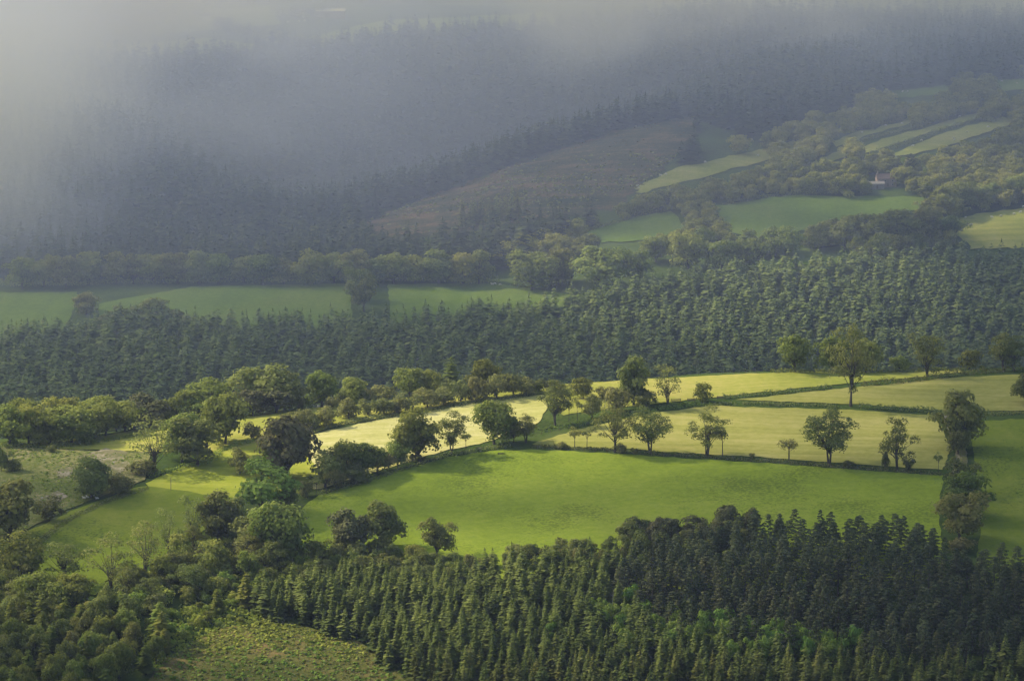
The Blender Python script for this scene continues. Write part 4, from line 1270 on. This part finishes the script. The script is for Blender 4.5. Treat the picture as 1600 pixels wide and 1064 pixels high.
SH = {(l, g): sheep(l, g) for l, g in ((False, True), (False, False), (True, False))}
FLOCKS = [
    ('white sheep grazing on the strip of meadow above the thorn hedge', 'sheep on the meadow strip', 1000, 1640, [(490, 630), (498, 629), (507, 628), (584, 634), (601, 634), (612, 634)]),
    ('white sheep resting in shade under the tree by the scrub bank', 'sheep resting under the tree', 1000, 1640, [(132, 780), (137, 779), (145, 777), (152, 781)]),
    ('white sheep grazing in the sunlit field at the right edge', 'sheep in the right field', 1950, 2700, [(1492, 344), (1500, 351), (1509, 343), (1510, 354), (1518, 354), (1515, 355), (1550, 342), (1564, 341), (1584, 338), (1594, 335), (1599, 326)]),
    ('white sheep in the narrow strips above the farm', 'sheep above the farm', 1950, 2800, [(1347, 210), (1384, 199), (1409, 196), (1426, 231), (1440, 222), (1490, 219), (1491, 222), (1511, 209), (1544, 201), (1499, 185), (1502, 181), (1489, 182), (1494, 182)]),
    ('tiny pale sheep in the dim field high on the right hillside', 'sheep high on the right', 1950, 3000, [(1410, 146), (1418, 146), (1565, 130), (1589, 133)]),
    ('pale sheep along the narrow field at the moor edge', 'sheep at the moor edge', 1950, 2800, [(993, 200), (1040, 275), (1032, 277), (995, 294), (998, 297), (1102, 256), (1184, 246)]),
    ('white sheep gathered by the hedge at the end of the far green field', 'sheep by the far hedge', 1950, 2700, [(769, 447), (773, 446), (781, 448)]),
]
for lab, grp, d0, d1, L in FLOCKS:
    for i, (u, v) in enumerate(L):
        x, y, z, D = hit(u, v, d0, d1)
        me = SH[(True, False)] if 'resting' in lab else SH[(False, i % 3 != 0)]
        o = ob('sheep', me, None, (x, y, z + 0.25))
        o.rotation_euler.z = random.choice((0, math.pi)) + random.uniform(-0.9, 0.9)
        s = 1.15 if d0 < 1500 else 1.35
        o.scale = (s, s, s)
        tag(o, lab, 'sheep', grp)

# ------------------------------------------------------------------ buildings
def house(name, u, v, L, Wd, wall_h, pitch, rz, wallm, roofm, label, wins=(), chimneys=(), door=True, Dmin=1950, Dmax=3600, cat='house', big_door=False):
    x, y, z, D = hit(u, v, Dmin, Dmax)
    root = ob(name, None, None, (x, y, z))
    root.rotation_euler.z = rz
    tag(root, label, cat)
    rh = Wd / 2 * math.tan(R(pitch))
    w = Parts()
    w.v = [(-L / 2, -Wd / 2, -1.5), (L / 2, -Wd / 2, -1.5), (L / 2, Wd / 2, -1.5), (-L / 2, Wd / 2, -1.5), (-L / 2, -Wd / 2, wall_h), (L / 2, -Wd / 2, wall_h), (L / 2, Wd / 2, wall_h), (-L / 2, Wd / 2, wall_h), (-L / 2, 0, wall_h + rh), (L / 2, 0, wall_h + rh)]
    w.f = [(0, 1, 5, 4), (1, 2, 6, 9, 5), (2, 3, 7, 6), (3, 0, 4, 8, 7), (4, 5, 9, 8), (6, 7, 8, 9)]
    ob('wall', w.mesh('wall', M[wallm]), root)
    e, t = 0.35, 0.16
    sl = math.tan(R(pitch))
    r = Parts()
    y0, ze, zr = Wd / 2 + e, wall_h - e * sl + 0.03, wall_h + rh + 0.03
    a = L / 2 + e
    r.v = [(-a, -y0, ze), (a, -y0, ze), (a, 0, zr), (-a, 0, zr), (a, y0, ze), (-a, y0, ze), (-a, -y0, ze + t), (a, -y0, ze + t), (a, 0, zr + t), (-a, 0, zr + t), (a, y0, ze + t), (-a, y0, ze + t)]
    r.f = [(0, 3, 2, 1), (3, 5, 4, 2), (6, 7, 8, 9), (9, 8, 10, 11), (0, 1, 7, 6), (5, 11, 10, 4), (0, 6, 9, 3), (3, 9, 11, 5), (1, 2, 8, 7), (2, 4, 10, 8)]
    ro = ob('roof', r.mesh('roof', M[roofm]), root)
    for cx in chimneys:
        ob('chimney', Parts().box((cx, 0, zr + 0.5), (0.8, 0.7, 1.6)).box((cx, 0, zr + 1.42), (0.5, 0.3, 0.3)).mesh('chimney', M[wallm]), ro)
    for wx, wz, ww, wh in wins:
        f = ob('window', Parts().box((wx, -Wd / 2 - 0.02, wz), (ww, 0.1, wh)).mesh('window', M['render']), root)
        ob('pane', Parts().box((wx, -Wd / 2 - 0.05, wz), (ww * 0.8, 0.1, wh * 0.8)).mesh('pane', M['glass']), f)
    if door:
        ob('door', Parts().box((0.6 if not big_door else 0, -Wd / 2 - 0.03, 1.0 if not big_door else 1.6), (1.0 if not big_door else 4.0, 0.1, 2.1 if not big_door else 3.4)).mesh('door', M['wood']), root)
    return root


house('farmhouse', 1384, 291, 11.5, 6.5, 4.6, 38, 0.12, 'pink_wall', 'slate', 'farmhouse with brown red roof half hidden by trees', [(-3.6, 3.4, 1, 1.1), (-1, 3.4, 1, 1.1), (3.4, 3.4, 1, 1.1), (-3.6, 1.2, 1, 1.2), (3.4, 1.2, 1, 1.2)], (-5, 5))
house('farm_shed', 1368, 295, 9.5, 5, 3.0, 24, 0.08, 'grey_wall', 'pale_roof', 'low farm shed with pale roof in front of the farmhouse', [(-3, 1.7, 1.2, .8)], (), True, cat='shed', big_door=False)
house('cottage', 1414, 286, 5.5, 4, 3.0, 36, -0.3, 'pink_wall', 'slate', 'small pinkish outbuilding among pines right of the farmhouse', [(-1.4, 1.7, .8, .9)], (), True, cat='outbuilding')
house('white_shed', 1397, 258, 2.6, 2.2, 2.8, 35, 1.4, 'render', 'slate', 'tiny white gabled shed above the farmhouse', [], (), True, cat='shed')
house('barn', 512, 27, 27, 12, 4.6, 16, 0.02, 'grey_wall', 'white_roof', 'long barn with pale white roof on the misty hilltop', [(-8, 2.4, 3, 1), (8, 2.4, 3, 1)], (), True, cat='barn', big_door=True)
house('white_house', 323, 34, 6.0, 4.5, 4.2, 38, 0.1, 'render', 'slate', 'small white house in the mist on the far hilltop', [(-1.8, 3, .8, .9), (1.8, 3, .8, .9), (-1.8, 1.1, .8, 1)], (-2.4,))
bale = Parts()
bale.tube([(0, -0.6, 0.62), (0, -0.55, 0.62), (0, 0.55, 0.62), (0, 0.6, 0.62)], [0.55, 0.64, 0.64, 0.55], 12)
bm_ = bale.mesh('bale', M['render'], True)
for u, v in ((450, 36), (467, 35), (476, 34), (474, 28)):
    x, y, z, D = hit(u, v, 2200, 3600)
    o = ob('bale', bm_, None, (x, y, z))
    o.rotation_euler.z = u
    tag(o, 'small white bale lying in the field left of the long barn', 'bale', 'white bales by the long barn')


# ------------------------------------------------------------------ ground cover nobody could count
def cover(name, q, size, hgt, mats, label, cat, k=5, spread=1.0):
    """Low leafy tufts, each a handful of sprays."""
    m = len(q)
    s = rng.uniform(0.6, 1.3, m) * size
    c = np.repeat(q[:, :3], k, 0)
    d = rand_dirs(m * k, rng)
    d[:, 2] = np.abs(d[:, 2])
    ss = np.repeat(s, k)[:, None]
    c = c + d * np.array([[spread, spread, hgt]]) * ss * rng.uniform(0.4, 1.0, (m * k, 1)) + np.array([0, 0, 0.1])
    n_ = d + rng.normal(scale=0.35, size=d.shape) + np.array([0, 0, 0.5])
    v, f = cards(c, n_, ss[:, 0] * 0.55, rng)
    t = np.repeat(0.45 + rng.normal(0, 0.14, m), k) + rng.normal(0, 0.1, m * k)
    o = ob(name, mesh_np(name, v, f, M[mats], np.repeat(np.clip(t, .02, .98), 4)))
    return tag(o, label, cat, None, 'stuff')


S1 = [(-60, 706), (20, 702), (110, 706), (232, 712), (224, 750), (120, 790), (20, 836), (-60, 858)]
q = scatter(S1, 1.9, 1200, 1600)
k_ = (np.sin(q[:, 0] * 0.11 + 2 * np.sin(q[:, 1] * 0.05)) + np.sin(q[:, 1] * 0.13 + 1)) > -0.5
cover('bracken', q[k_], 0.8, 0.7, 'bracken', 'patches of green bracken over the scrub bank', 'bracken')
S2 = [(150, 1200), (250, 1035), (330, 992), (420, 967), (560, 1007), (640, 1066), (740, 1200)]
q = scatter(S2, 1.15, 1100, 1400)
g_ = (q[:, 4] + 10 * np.sin(q[:, 0] * 0.15) + rng.normal(0, 14, len(q))) > 1012
cover('bracken', q[~g_], 1.0, 1.0, 'bracken', 'green bracken at the top of the clearing', 'bracken')
cover('heather', q[g_ & (rng.random(len(q)) < 0.5)], 0.75, 0.9, 'bracken_red', 'orange tinged heath plants in the clearing', 'heath')
cover('bracken', q[g_ & (rng.random(len(q)) < 0.3)], 1.0, 1.1, 'bracken', 'scattered green tufts in the clearing', 'bracken', k=6)
q = scatter([(200, 1015), (300, 935), (420, 880), (490, 890), (500, 945), (420, 972), (330, 995), (250, 1040)], 1.7, 1100, 1500)
cover('undergrowth', q, 1.0, 1.1, 'bracken', 'bright leafy undergrowth on the slope above the clearing', 'undergrowth', k=7)
for pl, st, lab, pr in (([(440, 832), (500, 775), (600, 741), (760, 706), (1000, 712), (1474, 744), (1478, 880), (990, 910), (600, 900)], 2.2, 'dark rush tufts scattered over the bright pasture', 0.3),
                        ([(1516, 662), (1700, 650), (1700, 900), (1530, 900)], 2.2, 'dark rush tufts in the right pasture', 0.5),
                        ([(20, 842), (230, 760), (370, 781), (150, 930), (30, 950)], 2.2, 'rush tufts in the lower left pasture', 0.35)):
    q = scatter(pl, st, 1100, 1640)
    f_ = fbm(q[:, 0], q[:, 1]) * np.clip((860 - q[:, 4]) / 90, 0.15, 1.0)
    cover('rush_tufts', q[rng.random(len(q)) < pr * np.clip(f_ * 4 - 1.3, 0.04, 2.0)], 0.3, 0.8, 'rush', lab, 'rushes', k=4)
q = scatter([(390, 955), (420, 970), (550, 1012), (620, 1058), (680, 1120), (640, 1140), (560, 1030), (420, 985)], 2.2, 1100, 1500)
cover('undergrowth', q, 0.8, 1.0, 'oak', 'dark low growth along the edge of the spruce plantation', 'undergrowth')
q = scatter([(560, 352), (640, 321), (700, 299), (830, 248), (980, 203), (1086, 184), (1090, 215), (1010, 290), (870, 340), (720, 368)], 3.2, 1950, 2700)
f_ = fbm(q[:, 0], q[:, 1], 45.0)
cover('gorse', q[f_ + rng.normal(0, .08, len(q)) > 0.54], 1.7, 0.9, 'dark_oak', 'dark green gorse and scrub speckling the far moor', 'gorse', k=6)
cover('heather', q[rng.random(len(q)) < 0.45], 1.3, 0.7, 'bracken_red', 'reddish heather and bracken over the far moor', 'heath', k=4)

# ------------------------------------------------------------------ daylight
SUN_EL, SUN_AZ = R(38), R(-68)                    # behind and left of the fields
sd = Vector((math.sin(SUN_AZ) * math.cos(SUN_EL), math.cos(SUN_AZ) * math.cos(SUN_EL), math.sin(SUN_EL)))
ld = bpy.data.lights.new('sun', 'SUN')
ld.energy = 5.0
ld.angle = R(0.53)
ld.color = (1.0, 0.91, 0.76)
sun = ob('sun', ld)
sun.rotation_euler = sd.to_track_quat('Z', 'Y').to_euler()
sun.location = (-600, 1500, 1500)
world = bpy.data.worlds.new('World')
scene.world = world
world.use_nodes = True
wt = world.node_tree
wt.nodes.clear()
sky = wt.nodes.new('ShaderNodeTexSky')
sky.sky_type = 'NISHITA'
sky.sun_disc = False
sky.sun_elevation = SUN_EL
sky.sun_rotation = SUN_AZ
sky.air_density = 1.0
sky.dust_density = 2.0
bg = wt.nodes.new('ShaderNodeBackground')
bg.inputs[1].default_value = 0.15
wo = wt.nodes.new('ShaderNodeOutputWorld')
wt.links.new(sky.outputs[0], bg.inputs[0])
wt.links.new(bg.outputs[0], wo.inputs[0])

# unseen cloud sheet above the valley, openings shaped to sun the fields and mist
CZ = 760.0
OPEN = [  # centre x, y on the ground, half sizes, how much sun
    (-30, 1500, 175, 90, 1.0), (60, 1560, 150, 45, 0.95), (-145, 1500, 140, 75, 1.0), (-75, 1298, 130, 75, 0.9), (10, 1265, 90, 70, 0.65),
    (105, 2030, 130, 140, 1.0), (45, 2110, 75, 55, 1.0), (290, 2240, 95, 80, 1.0), (220, 2440, 90, 60, 0.22), (-30, 2080, 90, 50, 0.45), (110, 1500, 80, 60, 0.6),
    (70, 1305, 40, 35, 0.35), (-290, 2320, 240, 350, 0.55), (0, 2900, 700, 380, 0.8), (-100, 1452, 80, 36, 1.0), (25, 2115, 120, 75, 1.0)]
m, nt, out = new_mat('cloud')
L = nt.links.new
pos = nt.nodes.new('ShaderNodeNewGeometry').outputs['Position']
k_ = (CZ - 150.0) / sd.z
off = nd(nt, 'ShaderNodeVectorMath', operation='SUBTRACT')
L(pos, off.inputs[0])
off.inputs[1].default_value = (sd.x * k_, sd.y * k_, CZ)
nz = nd(nt, 'ShaderNodeTexNoise', Scale=0.012, Detail=4.0)
L(off.outputs[0], nz.inputs['Vector'])
nm = nd(nt, 'ShaderNodeVectorMath', operation='SUBTRACT')
L(nz.outputs['Color'], nm.inputs[0])
nm.inputs[1].default_value = (0.5, 0.5, 0.5)
ns = nd(nt, 'ShaderNodeVectorMath', operation='MULTIPLY')
L(nm.outputs[0], ns.inputs[0])
ns.inputs[1].default_value = (90, 70, 0)
wp = nd(nt, 'ShaderNodeVectorMath', operation='ADD')
L(off.outputs[0], wp.inputs[0])
L(ns.outputs[0], wp.inputs[1])
last = None
for cx, cy, ax, ay, amp in OPEN:
    a = nd(nt, 'ShaderNodeVectorMath', operation='SUBTRACT')
    L(wp.outputs[0], a.inputs[0])
    a.inputs[1].default_value = (cx, cy, 0)
    b = nd(nt, 'ShaderNodeVectorMath', operation='MULTIPLY')
    L(a.outputs[0], b.inputs[0])
    b.inputs[1].default_value = (1 / ax, 1 / ay, 0)
    ln = nd(nt, 'ShaderNodeVectorMath', operation='LENGTH')
    L(b.outputs[0], ln.inputs[0])
    mr = nd(nt, 'ShaderNodeMapRange', interpolation_type='SMOOTHSTEP')
    mr.inputs['From Min'].default_value = 1.25
    mr.inputs['From Max'].default_value = 0.55
    mr.inputs['To Max'].default_value = amp
    L(ln.outputs['Value'], mr.inputs['Value'])
    if last is None:
        last = mr.outputs[0]
    else:
        mxx = nd(nt, 'ShaderNodeMath', operation='MAXIMUM')
        L(last, mxx.inputs[0])
        L(mr.outputs[0], mxx.inputs[1])
        last = mxx.outputs[0]
bs = nd(nt, 'ShaderNodeMapRange')
bs.inputs['To Min'].default_value = 0.13
bs.inputs['To Max'].default_value = 1.0
L(last, bs.inputs['Value'])
tr = nt.nodes.new('ShaderNodeBsdfTransparent')
tl = nt.nodes.new('ShaderNodeBsdfTranslucent')
df = nt.nodes.new('ShaderNodeBsdfDiffuse')
for q in (tl, df):
    q.inputs[0].default_value = (0.86, 0.90, 1.0, 1)
mixa = nd(nt, 'ShaderNodeMixShader')
mixa.inputs[0].default_value = 0.88
L(df.outputs[0], mixa.inputs[1])
L(tl.outputs[0], mixa.inputs[2])
mixb = nt.nodes.new('ShaderNodeMixShader')
L(bs.outputs[0], mixb.inputs[0])
L(mixa.outputs[0], mixb.inputs[1])
L(tr.outputs[0], mixb.inputs[2])
L(mixb.outputs[0], out.inputs[0])
ccx, ccy = sd.x * k_, 1700 + sd.y * k_
cg = np.linspace(-1, 1, 25)
cxx, cyy = np.meshgrid(ccx + cg * 620, ccy + 250 + cg * 1150, indexing='ij')
czz = CZ + 8 * np.sin(cxx / 90) * np.sin(cyy / 110)
ci = np.arange(625).reshape(25, 25)
cf = np.stack([ci[:-1, :-1], ci[1:, :-1], ci[1:, 1:], ci[:-1, 1:]], -1).reshape(-1, 4)
cl = ob('cloud_shade_layer', mesh_np('cloud_shade_layer', np.stack([cxx, cyy, czz], -1).reshape(-1, 3), cf, m, None, True))
tag(cl, 'unseen cloud sheet above the valley, shaped for its shadow', None, None, 'structure')

# ------------------------------------------------------------------ mist: a real volume over the far side of the valley
BMIN, BMAX, RES = (-900.0, 500.0, 60.0), (900.0, 3900.0, 480.0), (120, 190, 60)
vd = bpy.data.volumes.new('mist')
vd.render.clipping = 0.0
mist = ob('mist', vd)
tag(mist, 'grey mist drifting over the far side of the valley', 'mist', None, 'stuff')
ng = bpy.data.node_groups.new('mist_density', 'GeometryNodeTree')
ng.interface.new_socket('Geometry', in_out='OUTPUT', socket_type='NodeSocketGeometry')
go = ng.nodes.new('NodeGroupOutput')
vc = ng.nodes.new('GeometryNodeVolumeCube')
vc.inputs['Min'].default_value = BMIN
vc.inputs['Max'].default_value = BMAX
for a, r_ in zip('XYZ', RES):
    vc.inputs['Resolution ' + a].default_value = r_
GL = ng.links.new
gp = ng.nodes.new('GeometryNodeInputPosition').outputs[0]
sx = ng.nodes.new('ShaderNodeSeparateXYZ')
GL(gp, sx.inputs[0])


def gm(op, a, b=None, c=None):
    o = ng.nodes.new('ShaderNodeMath')
    o.operation = op
    for i, q in enumerate((a, b, c)):
        if q is None: continue
        if isinstance(q, (int, float)):
            o.inputs[i].default_value = q
        else:
            GL(q, o.inputs[i])
    return o.outputs[0]


def gs(x, lo, hi):
    o = ng.nodes.new('ShaderNodeMapRange')
    o.interpolation_type = 'SMOOTHSTEP'
    o.inputs['From Min'].default_value = lo
    o.inputs['From Max'].default_value = hi
    GL(x, o.inputs['Value'])
    return o.outputs[0]


def gnoise(scale, stretch, detail=4.0):
    mp = ng.nodes.new('ShaderNodeVectorMath')
    mp.operation = 'MULTIPLY'
    mp.inputs[1].default_value = stretch
    GL(gp, mp.inputs[0])
    o = ng.nodes.new('ShaderNodeTexNoise')
    o.inputs['Scale'].default_value = scale
    o.inputs['Detail'].default_value = detail
    GL(mp.outputs[0], o.inputs['Vector'])
    return o.outputs[0]


X, Y_, Zs = sx.outputs
n1 = gnoise(0.0045, (1, 1, 1.8))
n2 = gnoise(0.011, (1, 0.8, 1.6))
n3 = gnoise(0.030, (1, 0.7, 1.5), 3.0)
nn = gm('ADD', gm('ADD', gm('MULTIPLY', n1, 0.5), gm('MULTIPLY', n2, 0.34)), gm('MULTIPLY', n3, 0.16))
base = gm('ADD', gm('MULTIPLY', gm('ADD', gm('MULTIPLY', gs(Y_, 1650, 2050), 0.00055), gm('MULTIPLY', gs(Y_, 2150, 2450), 0.00065)), 1.0), gm('MULTIPLY', gs(Y_, 550, 950), 0.00011))
lowleft = gm('MULTIPLY', gm('MULTIPLY', gs(X, 60, -230), gs(Y_, 1750, 2000)), 0.0006)
bank = gm('MULTIPLY', gm('MULTIPLY', gs(X, -185, -285), gs(Y_, 2060, 2200)), gm('MULTIPLY', gs(gm('ADD', nn, gm('MULTIPLY', gs(X, -180, -330), 0.14)), 0.44, 0.60), gm('MULTIPLY', gs(Zs, 350, 250), 0.009)))
deck = gm('MULTIPLY', gm('MULTIPLY', gs(gm('ADD', gm('ADD', Zs, gm('MULTIPLY', gs(X, 60, 330), 14.0)), gm('MULTIPLY', gm('SUBTRACT', nn, 0.5), 300.0)), 224, 282), gs(Y_, 2380, 2600)), gm('MULTIPLY', gs(nn, 0.40, 0.60), 0.0068))
wisp = gm('MULTIPLY', gm('MULTIPLY', gs(X, 0, -200), gs(Y_, 2150, 2300)), gm('MULTIPLY', gs(nn, 0.52, 0.62), 0.0035))
dens = gm('ADD', gm('ADD', base, lowleft), gm('ADD', bank, gm('ADD', deck, wisp)))
edge = gm('MULTIPLY', gs(Zs, 470, 390), 1.0)
dens = gm('MULTIPLY', dens, edge)
dens = gm('MULTIPLY', dens, 1000.0)                  # grid in units of 1/km
GL(dens, vc.inputs['Density'])
sm = ng.nodes.new('GeometryNodeSetMaterial')
GL(vc.outputs[0], sm.inputs[0])
GL(sm.outputs[0], go.inputs[0])
m, nt, out = new_mat('mist')
vi = nd(nt, 'ShaderNodeAttribute', attribute_name='density')
MIST_MODE = 'scatter'
vs = nt.nodes.new('ShaderNodeVolumeScatter')
vs.inputs['Color'].default_value = (0.60, 0.67, 1.0, 1)
vs.inputs['Anisotropy'].default_value = 0.0
km = nd(nt, 'ShaderNodeMath', operation='MULTIPLY')
nt.links.new(vi.outputs['Fac'], km.inputs[0])
km.inputs[1].default_value = 0.001
nt.links.new(km.outputs[0], vs.inputs['Density'])
nt.links.new(vs.outputs[0], out.inputs['Volume'])
sm.inputs['Material'].default_value = m
vd.materials.append(m)
md = mist.modifiers.new('mist', 'NODES')
md.node_group = ng

# ------------------------------------------------------------------ render settings
cy = scene.cycles
cy.use_denoising = True
cy.denoiser = 'OPENIMAGEDENOISE'
cy.max_bounces = 5
cy.diffuse_bounces = 2
cy.transmission_bounces = 3
cy.transparent_max_bounces = 8
cy.volume_bounces = 2
cy.volume_step_rate = 5.0
cy.volume_max_steps = 256
cy.sample_clamp_indirect = 4.0
scene.render.film_transparent = False
scene.view_settings.view_transform = 'Standard'
scene.view_settings.look = 'None'
scene.view_settings.exposure = 0
scene.view_settings.gamma = 1
